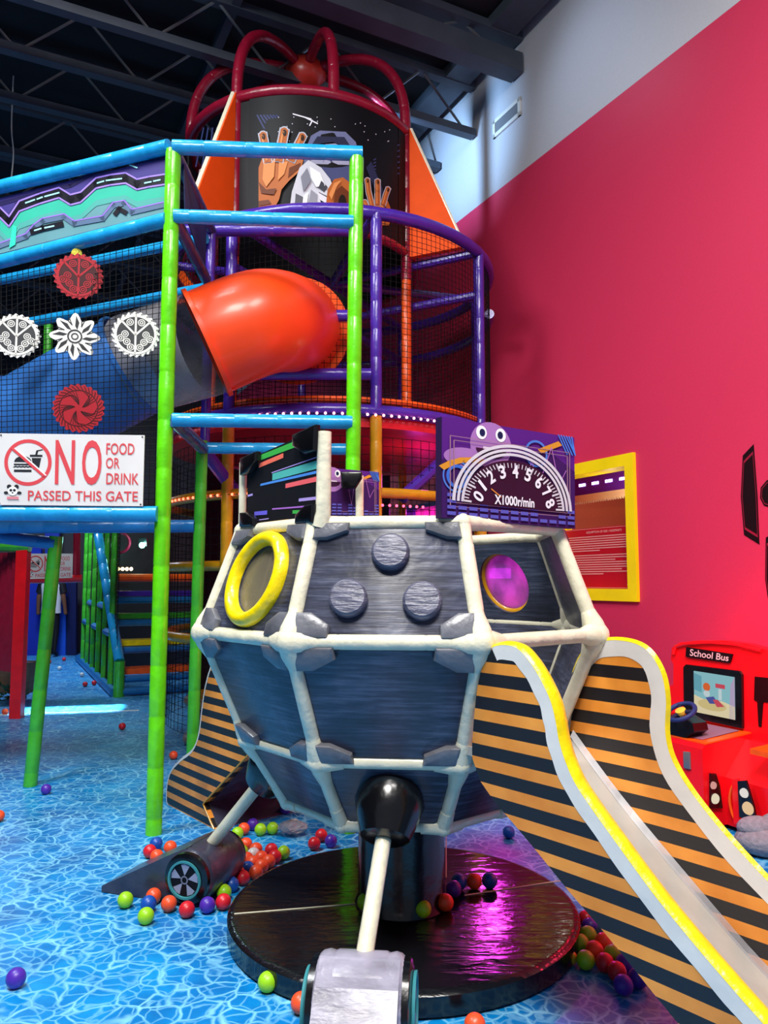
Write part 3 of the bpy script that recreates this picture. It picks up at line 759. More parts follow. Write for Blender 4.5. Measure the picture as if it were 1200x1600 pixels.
def lerpz(l, s):
    for (a, za), (b_, zb_) in zip(l, l[1:]):
        if a <= s <= b_: return za+(zb_-za)*(s-a)/max(1e-9, b_-a)
    return l[-1][1] if s > l[-1][0] else l[0][1]
bedB = [(s, lerpz(bedr, s)) for s, z in bedA]
lowB = [(s, min(z, lerpz(bedr, s)-.01) if z > .02 else z) for s, z in lowc]
lowB = [(s, max(z, .002)) for s, z in lowB]
topB = smooth2([(-.205, .84), (-.175, .97), (-.128, 1.062), (-.08, 1.155), (0, 1.212), (.105, 1.228), (.205, 1.206), (.266, 1.132), (.286, 1.035), (.280, .902), (.317, .795), (.43, .662), (.61, .508), (.8, .375), (1.0, .25), (1.2, .15), (1.33, .10), (1.41, .05), (1.44, .002)], 5)
slide(sl, A0, SD, SN, wid, topA, topB, lowA, lowB, bedA, bedB, M['stripe'], M['stripeb'], M['yellow'], (M['bed'],), b0=17)
# clear tape along the bed edge
b = MB(M['cleartube'])
bb = [A0+SN*(wid-.002)+SD*s+V((0, 0, z)) for s, z in bedr if s < 1.2]
for p, q in zip(bb, bb[1:]):
    b.poly([p+V((0, 0, .006))-SN*.02, q+V((0, 0, .006))-SN*.02, q+V((0, 0, .03)), p+V((0, 0, .03))])
b.build('clear_tape', sl)

G = V(onz(335, 1296, 0.)); G.z = 0; AL2 = -SD
def sz2(x, y):
    P = onplane(x, y, G, SN); return (P-G).dot(AL2), P.z
t2 = [(400, 1012), (362, 1010), (338, 1022), (328, 1045), (320, 1075), (315, 1110), (310, 1148), (300, 1172), (282, 1187), (267, 1204), (261, 1226), (260, 1250), (263, 1267)]
l2 = [(400, 1165), (395, 1172), (345, 1226), (318, 1256), (330, 1285), (335, 1296), (300, 1285)]
sl2 = thing('soft_slide', 'orange and black striped soft slide behind the pod, beside the green post', 'slide', G, 'striped soft slides')
tp = [sz2(*p) for p in t2]; lw = [sz2(*p) for p in l2]; lw[-1] = (lw[-1][0], max(.0, lw[-1][1])); lw.append((tp[-1][0]-.02, .0)); lw[-3] = (lw[-3][0], 0.)
lw[-2] = (lw[-2][0], 0.)
tp = [(p.x, max(.001, p.y)) for p in catmull([V((a, c, 0)) for a, c in tp], 4)]
bed2 = [(tp[0][0], .72), (-.25, .6), (.0, .33), (.2, .12), (.5, .06)]
slide(sl2, G, AL2, SN, .58, tp, tp, lw, lw, bed2, bed2, M['stripe'], M['stripe'], M['white'], (M['bed'],), .012, .012)
b = MB(M['slate'])
lo = [G+AL2*s+V((0, 0, z)) for s, z in lw[:6]]
b.rings([[p+SN*.03, p+SN*.58, p+SN*.58+V((0, 0, .01)), p+SN*.03+V((0, 0, .01))] for p in lo]); b.build('underside', sl2, smooth=0)
b = MB(M['amber']); b.tube([p-SN*.002 for p in lo], .006, 6); b.build('piping', sl2)

# ================================================================== CLIMBING FRAME (front module and bridge)
fr = thing('climbing_frame', 'climbing frame of green posts and blue rails with printed banner and black net', 'climbing frame', (-1.31, 4.52, 0))
def post(p0, p1, m, r=.047, nm='post', par=None, seam=.29):
    return MB(m).tube(seg(p0, p1, 4), r, 14, seam=seam).build(nm, par or fr)
def rail(p0, p1, m, r=.044, nm='rail', par=None, seam=.25):
    return MB(m).tube(seg(p0, p1, 3), r, 14, seam=seam, groove=.95).build(nm, par or fr)
P1b = onz(240, 1303); P1t = at(271, 236, 4.52)
post(P1b, P1t, M['green'])
PRt = at(557, 247, 4.62); PRb = at(545, 1310, 4.62); PRb.z = 0
post(PRb, PRt, M['green'], .045)
P2m = at(316, 700, 5.44); P2b = at(301, 1166, 5.44); P2b = P2m+(P2b-P2m)*((P2m.z)/(P2m.z-P2b.z)); P2t = V((P2m.x, 5.58, 4.1))
post(P2b, P2m+V((0, 0, .05)), M['green2'], .042); post(P2m+V((0, .08, .05)), P2t, M['purple'], .036)
PLb = onz(47, 1228); PLt = at(88, 838, PLb.y-.02)
post(PLb, PLt, M['green2'], .047)
P4 = V((PRt.x+.0, 5.5, 0))
# front rails
rail(at(270, 230, 4.5), at(566, 240, 4.62), M['blue'], .045); rail(at(272, 338, 4.5), at(552, 347, 4.6), M['blue'], .042); rail(at(270, 656, 4.5), at(550, 660, 4.6), M['blue'], .042)
rail(at(312, 700, 5.44), at(560, 702, 5.5), M['blue'], .042)
rail(at(272, 657, 4.52), at(318, 702, 5.44), M['navy'], .042); rail(at(274, 240, 4.52), P2t-V((0, 0, .02)), M['navy'], .04); rail(at(274, 343, 4.52), V((P2t.x, 5.44, 3.65)), M['navy'], .04)
# left wing rails
YL = 5.05
def L(x, y): return at(x, y, 4.52+(262-x)/262*(YL-4.52))
rail(L(264, 229), L(-90, 314), M['blue'], .045); rail(L(262, 343), L(-90, 432), M['blue'], .045)
rail(at(-80, 801, 4.45), at(246, 803, 4.5), M['blue'], .046)
rail(at(-80, 824, 5.5), at(305, 822, 5.44), M['teal'], .046)
rail(at(322, 372, 5.5), at(-60, 450, 6.5), M['blue'], .04); rail(at(322, 450, 5.5), at(-60, 525, 6.5), M['blue'], .04)
rail(at(88, 850, 5.6), at(-60, 832, 5.6), M['teal'], .046)
post(at(70, 700, 6.9), at(76, 508, 6.9), M['green2'], .04)
# printed banner between the upper left rails
qd = [L(-90, 420), L(258, 333), L(258, 243), L(-90, 325)]
qd = [qd[0]+V((0, .03, .03)), qd[1]+V((0, .03, 0)), qd[2]+V((0, .03, 0)), qd[3]+V((0, .03, -.02))]
fn, nn = cornerfn(*qd); b = MB(fl('#3c3563')); b.prism(qd, -nn*.01); part = b.build('printed_banner', fr, smooth=0)
b = MB(); A = Art(b, lambda x, y, h: onplane(x, y, qd[0]+nn*h, nn), .0012)
ck = [(-70, 352), (-20, 350), (0, 332), (14, 346), (30, 322), (62, 310), (92, 301), (110, 312), (126, 308), (150, 286), (172, 281), (196, 278), (214, 288), (232, 284), (258, 280)]
off = lambda d: [(x, y+d) for x, y in ck]
bot = [(258, 331), (-70, 414)]
A.poly('#43397c', off(0)+[(258, 246), (-70, 326)]).poly('#5f8b90', off(8)+bot).up()
A.poly('#36a88e', off(11)+off(27)[::-1]).up().poly('#4c9a90', off(27)+off(36)[::-1])
A.line('#2a2450', [(-70, 338), (60, 302), (110, 290), (150, 268), (190, 256), (258, 246)], 6).up()
A.line('#17151f', ck, 13).up(); A.line('#9c7ee0', off(-8), 2.4).line('#9c7ee0', off(8), 2.4)
low = [(-70, 408), (-10, 390), (40, 372), (52, 358), (66, 348), (100, 341), (116, 352), (160, 344), (177, 323), (194, 320), (206, 334), (258, 322)]
A.line('#566a84', [(x, y-3) for x, y in low], 9).up().line('#8d6ed0', [(x, y-7) for x, y in low], 2)
A.line('#17151f', [(50, 362), (66, 357), (96, 350)], 9).line('#17151f', [(180, 334), (186, 326), (196, 332)], 7).up()
for (x0, y0, x1, y1) in ((40, 317, 54, 312), (58, 311, 66, 308), (70, 307, 92, 301), (152, 286, 162, 283), (166, 282, 190, 279), (226, 286, 236, 284), (240, 283, 250, 281), (203, 258, 214, 262), (222, 249, 244, 243), (54, 360, 64, 357), (70, 356, 84, 353)): A.line('#a6eef0', [(x0, y0), (x1, y1)], 2.2)
A.poly('#35d3a6', [(20, 352), (26, 354), (24, 382), (14, 388)])
b.build('banner_print', part, smooth=0)
# black net below the banner down to the sign
n00, n10, n11, n01 = at(-75, 798, 4.53), at(246, 798, 4.53), L(258, 345), L(-70, 426)
netmesh(lambda u, v: n00.lerp(n10, u).lerp(n01.lerp(n11, u), v)+V((0, .05, 0)), 36, 48).build('net', fr, smooth=0)
# dark blue side sheet of the module
b = MB(fl('#243660')); b.prism([at(286, 252, 4.6), V((P2t.x, 5.4, 4.03)), V((P2t.x, 5.4, 3.7)), at(288, 335, 4.6)], (.006, 0, 0)); b.build('side_sheet', fr, smooth=0)

# ------------------------------------------------------------------ signs
def nosign(qd, label):
    fn, nn = cornerfn(*qd); b = MB(fl('#d6d4d1')); b.prism(qd, -nn*.008)
    o = tag(b.build('rule_sign', smooth=0), label, 'sign', 'no food or drink signs')
    b = MB(); A = Art(b, fn, .001); R = '#d2474e'; K = '#26282c'; k = 2.0
    A.arc(R, .20, .595, .138, .163, k=k)
    A.poly(K, [(.105, .60)]+[(.105+.06*(1-math.cos(PI*i/10)), .60+.085*math.sin(PI*i/10)) for i in range(11)]).rect(K, .103, .555, .23, .578).rect(K, .105, .46, .225, .495)
    A.line(K, [(.105+.012*i, .528+.012*(i % 2)) for i in range(11)], .014)
    A.poly(K, [(.225, .66), (.29, .66), (.275, .50), (.235, .50)]).rect(K, .212, .675, .298, .705).line(K, [(.255, .70), (.262, .76), (.295, .775)], .014)
    A.up().line('#e9e7e4', [(.105, .78), (.31, .42)], .036).up().line(R, [(.09, .79), (.31, .41)], .024)
    A.text(R, 'N', .455, .605, .135, .62, .012).text(R, 'O', .64, .605, .135, .63, .012)
    A.text(R, 'FOOD', .835, .80, .195, .16, .008).text(R, 'OR', .785, .60, .095, .15, .008).text(R, 'DRINK', .855, .38, .225, .155, .008)
    A.text(R, 'PASSED THIS GATE', .585, .135, .76, .14, .008)
    # small panda head emblem with ribbon
    A.ell(K, .075, .255, .016, .03).ell(K, .125, .255, .016, .03).ell(K, .055, .17, .016, .02).ell(K, .145, .17, .016, .02).up().ell('#f4f4f2', .10, .195, .034, .062).up()
    A.ell(K, .088, .205, .01, .018).ell(K, .112, .205, .01, .018).ell(K, .10, .17, .006, .01).rect('#d88088', .062, .08, .142, .115)
    b.build('lettering', o, smooth=0)
    b = MB(M['black'])
    for u, v in ((.012, .975), (.985, .975), (.985, .025), (.01, .02)): b.lathe(fn(u, v, .001), nn, [(.005, 0), (.003, .004)], 10)
    b.build('corner_tie', o)
nosign([at(-3, 789, 4.42), at(223, 791, 4.46), at(226, 680, 4.46), at(-1, 677, 4.42)], 'large white rule sign tied to the net beside the green post')
nosign([at(40, 905, 10.2), at(113, 903, 10.4), at(114, 865, 10.4), at(41, 865, 10.2)], 'small distant white rule sign on the red rail above the walkway')
# ------------------------------------------------------------------ paper snowflakes on the net
def flake(x, y, R, kind, c0, c1, label):
    k_ = (798-y)/413; Y_ = 4.58*(1-k_)+(L(x, y).y+.05)*k_; ct = at(x, y, Y_-.075); nn = C0-ct; nn.z = 0; nn.normalize(); n2 = (L(200, 500)-L(20, 500)).cross(V((0, 0, 1))); n2.normalize(); n2 = n2 if n2.y < 0 else -n2; nn = (nn*.8+n2*.2).normalized(); ex = V((0, 0, 1)).cross(nn).normalized(); fn = plane_fn(ct, ex, V((0, 0, 1)), nn)
    r = R*ct.y/F; b = MB(fl(c0))
    n = 24 if kind != 'star' else 16
    out = []
    for i in range(n*4):
        t = 2*PI*i/(n*4)
        q = 1+.05*math.sin(t*n) if kind != 'star' else .86+.16*math.cos(8*t)
        out.append((r*q*math.cos(t), r*q*math.sin(t)))
    b.prism([fn(u, v, 0) for u, v in out], nn*.004)
    o = tag(b.build('paper_snowflake', smooth=0), label, 'decoration', 'round paper decorations on the net')
    b = MB(); A = Art(b, fn, .001); A.i = 5
    if kind == 'tree':
        A.ell(c1, 0, 0, r*.82); A.up().ell(c0, 0, 0, r*.80) if False else A.up()
        for a in (PI/2, PI/2+.8, PI/2-.8, -PI/2): A.line(c0, [(0, -.02*r), (r*.84*math.cos(a), r*.84*math.sin(a))], r*.085)
        for a, q in ((0, .45), (-.75, .5), (PI+.75, .5), (PI, .45), (1.15, .6), (PI-1.15, .6), (-.3, .66), (PI+.3, .66), (-1.25, .62), (PI+1.25, .62)):
            cx, cy = r*q*math.cos(a), r*q*math.sin(a); A.arc(c0, cx, cy, r*.12, r*.16, n=16).arc(c0, cx, cy, r*.04, r*.08, n=12)
        A.arc(c0, 0, 0, r*.80, r*.90)
        for i in range(24): t = 2*PI*i/24; A.ell(c1, r*.95*math.cos(t), r*.95*math.sin(t), r*.03, n=8)
    elif kind == 'star':
        for i in range(8):
            t = 2*PI*i/8
            A.poly(c1, [(r*.3*math.cos(t-.3), r*.3*math.sin(t-.3)), (r*.62*math.cos(t-.26), r*.62*math.sin(t-.26)), (r*.9*math.cos(t-.03), r*.9*math.sin(t-.03)), (r*.45*math.cos(t), r*.45*math.sin(t))])
            A.line(c1, [(r*.7*math.cos(t+.4), r*.7*math.sin(t+.4)), (r*.5*math.cos(t+.25), r*.5*math.sin(t+.25)), (r*.8*math.cos(t+.3), r*.8*math.sin(t+.3))], r*.04)
        A.up().arc(c1, 0, 0, r*.24, r*.30, n=24).arc(c1, 0, 0, r*.10, r*.15, n=16)
    else:
        for i in range(36):
            t = 2*PI*i/36; A.line(c1, [(r*.80*math.cos(t), r*.80*math.sin(t)), (r*.95*math.cos(t+.14), r*.95*math.sin(t+.14))], r*.035)
        A.arc(c1, 0, 0, r*.74, r*.78)
        for i in range(5):
            t = 2*PI*i/5+.3
            for j in range(6): A.line(c1, [(r*.16*math.cos(t), r*.16*math.sin(t)), (r*(.3+.07*j)*math.cos(t+.12*j), r*(.3+.07*j)*math.sin(t+.12*j)), (r*.72*math.cos(t+.2+.16*j), r*.72*math.sin(t+.2+.16*j))], r*.025)
    b.build('cut_pattern', o, smooth=0)
flake(123, 432, 37, 'tree', '#a01826', '#3c0a12', 'red round paper decoration alone above the white row')
flake(123, 638, 38, 'swirl', '#a01826', '#3c0a12', 'red swirl paper decoration above the white rule sign')
flake(26, 525, 35, 'tree', '#dedad2', '#3a3a3c', 'white round paper decoration at the left end of the row')
flake(212, 523, 36, 'tree', '#dedad2', '#3a3a3c', 'white round paper decoration beside the tall green post')
flake(117, 526, 38, 'star', '#dedad2', '#2e2e30', 'white star shaped paper snowflake between two round ones')
flake(120, 396, 8, 'swirl', '#d8d24a', '#b8a82a', 'small yellow disc peeping over the red decoration')

# ------------------------------------------------------------------ tube slide
ts = thing('tube_slide', 'enclosed tube slide with orange elbow, clear middle and blue lower section', 'slide', at(440, 700, 5.3))
Rt = .355
cen = catmull([at(466, 520, 6.0), at(448, 505, 5.5), at(402, 506, 5.13), at(321, 538, 5.06)], 8)
b = MB(M['orange'])
prof = [Rt]*len(cen); prof[-1] = Rt*1.0
b.tube(cen, prof, 40, cap=False)
e = cen[-1]; d = (cen[-1]-cen[-2]).normalized(); s0 = (cen[0]-cen[1]).normalized()
b.lathe(e-d*.03, d, [(Rt, 0), (Rt*1.07, .0), (Rt*1.07, .03), (Rt, .03)], 40, False, False)
b.build('elbow_section', ts, smooth=60)
MB(M['orangev']).lathe(cen[2], s0, [(Rt*.99, 0), (Rt*1.18, 0), (Rt*1.18, .03), (Rt*.99, .03)], 40, False, False).build('flange', ts)
c2 = at(212, 570, 5.24); c3 = at(38, 667, 5.34); c4 = at(-130, 762, 5.55)
b = MB(M['cleartube']); b.tube(seg(e, c2, 6), Rt*.985, 40, cap=False); b.build('clear_section', ts, smooth=60)
b = MB(M['bluetube']); b.tube(seg(c2, c3, 6), Rt, 40, cap=False); dd = (c3-c2).normalized(); b.lathe(c2, dd, [(Rt, -.0), (Rt*1.05, 0), (Rt*1.05, .03), (Rt, .03)], 40, False, False); b.lathe(c3, dd, [(Rt, -.05), (Rt*1.06, -.05), (Rt*1.06, .0), (Rt, .0)], 40, False, False); b.build('lower_section', ts, smooth=60)
MB(M['redp']).tube(seg(c3, c4, 4), Rt*.99, 40, cap=False).build('end_section', ts, smooth=60)

# ================================================================== TOWER
TC = V((-.5, 7.2, 0)); TR = 1.5
tw = thing('round_tower', 'round purple framed play tower with black net sides behind the green post', 'play tower', TC)
def cir(r, z, a0=0, a1=2*PI, n=48, c=TC): return [c+V((r*math.sin(a0+(a1-a0)*i/n), -r*math.cos(a0+(a1-a0)*i/n), z)) for i in range(n+1)]
def ringp(c, r, z, m, rr, nm, par): return MB(m).tube(cir(r, z, c=c)[:-1], rr, 12, closed=True).build(nm, par)
for z in (4.31, 2.74): ringp(TC, TR, z, M['purple'], .05, 'hoop', tw)
for i in range(8):
    t = 2*PI*i/8+.297; p = V((TR*math.sin(t), -TR*math.cos(t), 0))
    MB(M['purple']).tube(seg(TC+p+V((0, 0, 2.74)), TC+p+V((0, 0, 4.31)), 3), .046, 12, seam=.22).build('post', tw)
    MB(M['amber']).tube(seg(TC+p, TC+p+V((0, 0, 2.70)), 3), .046, 12, seam=.22).build('post', tw)
for z, m in ((2.12, M['amber']), (1.57, M['amber']), (1.0, M['amber'])): ringp(TC, TR-.02, z, m, .04, 'hoop', tw)
for i, z in ((1, 4.31), (2, 4.31), (7, 4.31), (0, 4.31), (1, 3.93), (7, 3.93)):
    t = 2*PI*i/8+.297; t2_ = t+PI; MB(M['purple']).tube([TC+V((TR*math.sin(t), -TR*math.cos(t), z)), TC+V((TR*math.sin(t2_), -TR*math.cos(t2_), z))], .04, 10).build('brace', tw)
MB(M['purple']).tube([at(628, 778, 5.9), at(700, 712, 6.2)], .05, 10).build('brace', tw); MB(M['purple']).tube([at(320, 705, 5.6), at(365, 765, 6.0)], .05, 10).build('brace', tw)
for z, xa, xb in ((4.12, 282, 552), (3.0, 360, 580), (3.45, 505, 560)):
    ya = 5.66; pa = at(xa, 700, ya); pb = at(xb, 700, ya); pa.z = pb.z = z
    MB(M['purple']).tube(seg(pa, pb, 3), .045, 12, seam=.25, groove=.95).build('rail', tw)
MB(M['purple']).tube(cir(TR, 3.93, .45*PI, 1.55*PI), .045, 12).build('hoop', tw)
b = MB(M['redp']); b.lathe(TC+V((0, 0, 2.62)), (0, 0, 1), [(TR-.03, 0), (TR-.03, .08), (.1, .08)], 48); b.build('deck', tw)
MB(M['orangev']).tube(cir(TR-.03, 2.83), .025, 8, cap=False).build('deck_edge', tw)
netmesh(lambda u, v: TC+V(((TR-.0)*math.sin(2*PI*u), -(TR-.0)*math.cos(2*PI*u), 2.78+1.5*v)), 200, 33, .0022, 64, 1).build('net', tw, smooth=0)
netmesh(lambda u, v: TC+V(((TR-.04)*math.sin(2*PI*u), -(TR-.04)*math.cos(2*PI*u), .25+2.3*v)), 110, 34, .0022, 48, 1).build('net', tw, smooth=0)
# dark inner drum wall of the lower storey
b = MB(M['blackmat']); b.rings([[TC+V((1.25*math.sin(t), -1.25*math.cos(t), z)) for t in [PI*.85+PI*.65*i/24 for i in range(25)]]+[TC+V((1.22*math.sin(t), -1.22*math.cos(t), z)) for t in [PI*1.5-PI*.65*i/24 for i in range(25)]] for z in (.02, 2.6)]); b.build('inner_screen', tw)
# purple soft carousel in the lower storey
DC = onz(300, 1166); DC = V((-1.42, 7.15, 0))
dr = thing('soft_carousel', 'purple drum with tan rims and yellow pole in the tower base', 'play drum', DC)
MB(vinyl('violet vinyl', '#4b348f', .35)).lathe(DC, (0, 0, 1), [(.36, .06), (.36, .36)], 40).build('drum', dr)
for z in (.05, .38): MB(M['tan']).torus(DC+V((0, 0, z)), (0, 0, 1), .355, .045, 40, 10).build('rim', dr)
MB(M['amber']).lathe(DC+V((0, 0, .40)), (0, 0, 1), [(.3, 0), (.3, .05), (.05, .09)], 32).build('seat_disc', dr)
MB(M['amber']).tube([DC+V((0, 0, .42)), DC+V((0, 0, 1.7))], .045, 12).build('pole', dr)
# string lights on hoops
warm = glow('pink led', '#ff9aa8', 5)
def leds(name, label, pts, wire=M['black'], r=.011, mt=None):
    root = thing(name, label, 'string lights', pts[0], 'strings of small lights')
    MB(wire).tube(pts, .003, 4).build('wire', root)
    me = None
    for p in pts:
        if me is None:
            o = MB(mt or warm).sphere(p, r, 8, 5).build('bulb', root, origin=V(p)-V(pts[0])); me = o
            # re-centre
        else:
            o = me.copy(); COL.objects.link(o); o.location = me.location+(V(p)-V(pts[0]))
    return root
def led3(pts):
    out = []
    for i, p in enumerate(pts): out.append(p)
    return out
leds('string_lights', 'string of pink lights along the lower purple hoop of the tower', cir(TR+.055, 2.70, -1.1, 1.1, 54))
leds('string_lights', 'string of red lights along the amber hoop near the dark green post', cir(TR+.03, 2.11, -1.0, -.35, 14), mt=glow('red led', '#ff6a4a', 5))
leds('string_lights', 'string of red lights under the tower between pod panels', cir(TR+.03, 2.02, .1, .55, 12), mt=glow('rose led', '#ff4a6a', 5))

# rocket dome
RC = V((-.78, 7.2, 0)); RD = 1.09; ZR = 5.55
rk = thing('rocket_dome', 'crimson cage dome with hub and orange fins on top of the tower', 'dome', RC+V((0, 0, 4.2)))
ringp(RC, RD, ZR, M['crimson'], .05, 'hoop', rk); ringp(RC, RD, 4.4, M['crimson'], .04, 'hoop', rk)
angs = [math.radians(-26+45*i) for i in range(8)]
for t in angs:
    pth = []
    for i in range(13):
        q = i/12*PI/2; r = RD*math.cos(q)+.06*0; 
        q = (i/12)*PI/2; rr = .10+(RD-.10)*max(0, math.cos(q))**.72; z = ZR+.93*math.sin(q)**.8
        pth.append(RC+V((rr*math.sin(t), -rr*math.cos(t), z)))
    MB(M['crimson']).tube(catmull(pth, 2), .048, 12, seam=.3, groove=.95).build('arch', rk)
MB(vinyl('brick red vinyl', '#c8382a', .35)).sphere(RC+V((0, 0, ZR+.89)), .19, 20, 12, (1.1, 1.1, .95)).build('hub', rk)
for j, i in enumerate((0, 2, 4, 6)):
    t = angs[i]; p = RC+V((RD*math.sin(t), -RD*math.cos(t), 0))
    MB(M['crimson']).tube(seg(p+V((0, 0, 4.15)), p+V((0, 0, ZR)), 3), .05, 12, seam=.25).build('post', rk)
    MB(M['orangev']).tube(seg(p+V((0, 0, 2.75)), p+V((0, 0, 4.15)), 3), .045, 12, seam=.25).build('post', rk)
    o = V((math.sin(t), -math.cos(t), 0)); tn = V((math.cos(t), math.sin(t), 0))
    pts = [p+o*.05+V((0, 0, ZR+.02)), p+o*.05+V((0, 0, 4.35)), p+o*.56+V((0, 0, 4.35))]
    if i in (0, 2, 6):
        MB(M['finorange']).prism([q-tn*.03 for q in pts], tn*.06).build('fin', rk, smooth=0)
        MB(M['cream']).tube([pts[0], pts[2]], .02, 8).build('fin_edge', rk)
# printed panels round the rocket
def cylpt(x, y, rad):
    r = ray(x, y); o = C0-RC; a = r.x**2+r.y**2; b_ = 2*(o.x*r.x+o.y*r.y); c_ = o.x**2+o.y**2-rad**2
    D = b_*b_-4*a*c_
    t = (-b_-math.sqrt(max(0, D)))/(2*a); return C0+r*t
def spacepanel(t0, t1, draw=None):
    f = lambda u, v, h: RC+V(((RD+.02+h)*math.sin(t0+(t1-t0)*u), -(RD+.02+h)*math.cos(t0+(t1-t0)*u), 4.38+1.12*v))
    b = MB(fl('#0b0b11', .5)); N = 16
    b.rings([[f(i/N, 0, 0), f(i/N, 1, 0), f(i/N, 1, -.012), f(i/N, 0, -.012)] for i in range(N+1)])
    if draw:
        A = Art(b, lambda x, y, h: cylpt(x, y, RD+.02+h), .004); draw(A)
    else:
        A = Art(b, f, .004); A.line('#b8672f', [(.4, .1), (.55, .5)], .12)
        for k in range(4): A.line('#c8743a', [(.5+.03*k, .45), (.44+.08*k, .7)], .03)
    return b.build('printed_panel', rk, smooth=20)
OR, ORL, ORD = '#b4622b', '#d98a4c', '#6a3213'
def finger(A, pts, wd, tip=True):
    A.line('#b9bcc8', pts, wd*1.35); x, y = pts[-1]; A.ell('#b9bcc8', x, y, wd*.67, wd*.75, 14); A.up()
    A.line(OR, pts, wd); A.ell(OR, x, y, wd*.5, wd*.58, 14); A.up()
    A.line(ORL, [(p[0]-wd*.15, p[1]) for p in pts], wd*.28)
    if tip: A.ell('#2c1409', x+wd*.05, y+wd*.1, wd*.26, wd*.42, 12)
    A.up(-2)
def art_front(A):
    for k in range(7): A.line('#39406e', [(402+k*5, 180), (440+k*13, 252)], 2.4)
    for k in range(26): A.ell('#c9ccd8', 430+random.random()*180, 182+random.random()*45, .9, .9, 6)
    for p in ([(458, 178), (486, 186)], [(476, 183), (496, 193)], [(484, 196), (488, 188)]): A.line('#e8e8ee', p, 2)
    A.up().poly('#6f769c', [(478, 232), (486, 212), (500, 204), (540, 206), (556, 222), (562, 246), (560, 262), (474, 258)]).up()
    A.poly('#2a2e48', [(486, 228), (496, 213), (538, 214), (550, 232), (520, 222), (502, 224)]).up().poly('#a3a7c0', [(490, 236), (503, 226), (524, 224), (546, 236), (556, 258), (484, 256)]).up().poly('#15161f', [(508, 232), (524, 227), (546, 238), (520, 236)])
    A.poly('#4a5078', [(470, 258), (566, 258), (560, 300), (548, 330), (536, 296), (500, 268)]).up()
    # big left hand
    A.poly(OR, [(404, 262), (410, 246), (452, 244), (474, 250), (470, 266), (452, 282), (440, 296), (436, 312), (426, 330), (404, 326)]).up()
    A.poly(ORL, [(412, 254), (430, 250), (428, 276), (416, 292), (410, 280)]).poly(ORL, [(436, 254), (450, 252), (444, 272), (434, 282)]).poly(ORD, [(404, 284), (416, 296), (432, 294), (428, 304), (408, 302)]).poly(ORD, [(404, 314), (420, 312), (424, 318), (404, 322)]).poly(ORD, [(452, 262), (470, 254), (468, 262), (450, 278)])
    finger(A, [(418, 250), (414, 228), (411, 212)], 11); finger(A, [(436, 248), (440, 226), (444, 206)], 12); finger(A, [(456, 248), (464, 230), (472, 214)], 11)
    A.up(3)
    # crumpled suit
    A.poly('#c9cad2', [(468, 262), (482, 250), (502, 262), (516, 280), (522, 296), (514, 308), (498, 300), (504, 330), (452, 330), (456, 300)]).up()
    A.poly('#7d7f8c', [(470, 276), (480, 262), (486, 282), (474, 300)]).poly('#f2f2f6', [(484, 260), (500, 270), (508, 290), (494, 292), (486, 278)]).poly('#55565f', [(462, 302), (474, 308), (470, 330), (460, 330)]).poly('#8d8e9a', [(486, 296), (496, 304), (494, 328), (480, 328)]).poly('#f4f4f8', [(474, 306), (482, 300), (478, 328), (472, 326)]).poly('#3c3d46', [(502, 282), (512, 292), (506, 300), (498, 292)])
    A.poly('#dedee6', [(496, 300), (536, 322), (530, 330), (500, 312)]).up()
    # orange round shape with dark opening
    A.poly(OR, [(508, 330), (512, 296), (522, 280), (536, 277), (550, 288), (556, 310), (556, 330)]).up().poly(ORD, [(520, 330), (524, 298), (534, 290), (545, 300), (548, 330)]).up().ell('#1a0b05', 535, 316, 6, 12, 16).poly(ORL, [(514, 304), (522, 286), (534, 281), (526, 292), (518, 312)])
    A.line('#d8d8e0', [(506, 326), (530, 331)], 3)
def art_right(A):
    for k in range(6): A.line('#39406e', [(584, 250+k*5), (624, 226+k*9)], 2)
    A.up().poly('#2c3152', [(572, 262), (580, 252), (600, 300), (612, 340), (604, 342)]).up()
    A.poly(OR, [(574, 326), (584, 312), (606, 314), (612, 330), (608, 352), (586, 352)]).up().poly(ORL, [(584, 322), (598, 318), (602, 334), (590, 340)]).poly(ORD, [(576, 330), (586, 336), (590, 350), (584, 350)])
    finger(A, [(581, 320), (576, 300), (574, 282)], 7); finger(A, [(590, 318), (590, 298), (590, 284)], 7.5); finger(A, [(599, 318), (603, 304), (606, 296)], 7); finger(A, [(580, 330), (573, 322), (570, 316)], 6.5, False)
def art_left(A):
    for k in range(5): A.line('#39406e', [(318+k*7, 200), (306+k*10, 260)], 2.2)
    A.up().poly(OR, [(311, 290), (317, 282), (326, 290), (330, 312), (318, 320)]).up(); finger(A, [(315, 288), (314, 276), (315, 268)], 6); finger(A, [(323, 292), (328, 280), (330, 274)], 6)
spacepanel(angs[0]+.13, angs[1]+.62, art_front)
spacepanel(angs[1]+.63, angs[2]-.05, art_right)
spacepanel(angs[7]+.0, angs[0]-.06, art_left)
spacepanel(angs[2]+.06, angs[4]-.06)
spacepanel(angs[4]+.06, angs[6]-.06)

# magenta lamps under the tower
ml = thing('flood_lamp', 'small magenta flood lamp fixed to the tower behind the pod', 'lamp', (.95, 6.75, 1.5))
MB(M['black']).box((.95, 6.75, 1.53), .34, .10, .12).build('housing', ml, smooth=0); MB(glow('magenta lens', '#ff30e0', 9)).box((.95, 6.69, 1.52), .30, .012, .09).build('lens', ml, smooth=0)
lamp('AREA', 'magenta_light', (.95, 6.6, 1.52), 4.5, (1, .05, .85), .2, (.6, 4.0, .6), spread=1.5)
lamp('POINT', 'magenta_light', (.3, 6.6, 2.3), 5, (1, .05, .7), .1)
lamp('SPOT', 'porthole_light', (1.5, 5.6, 2.0), 120, (.9, .06, 1), .06, (.60, 3.9, 1.50), .22, 1)

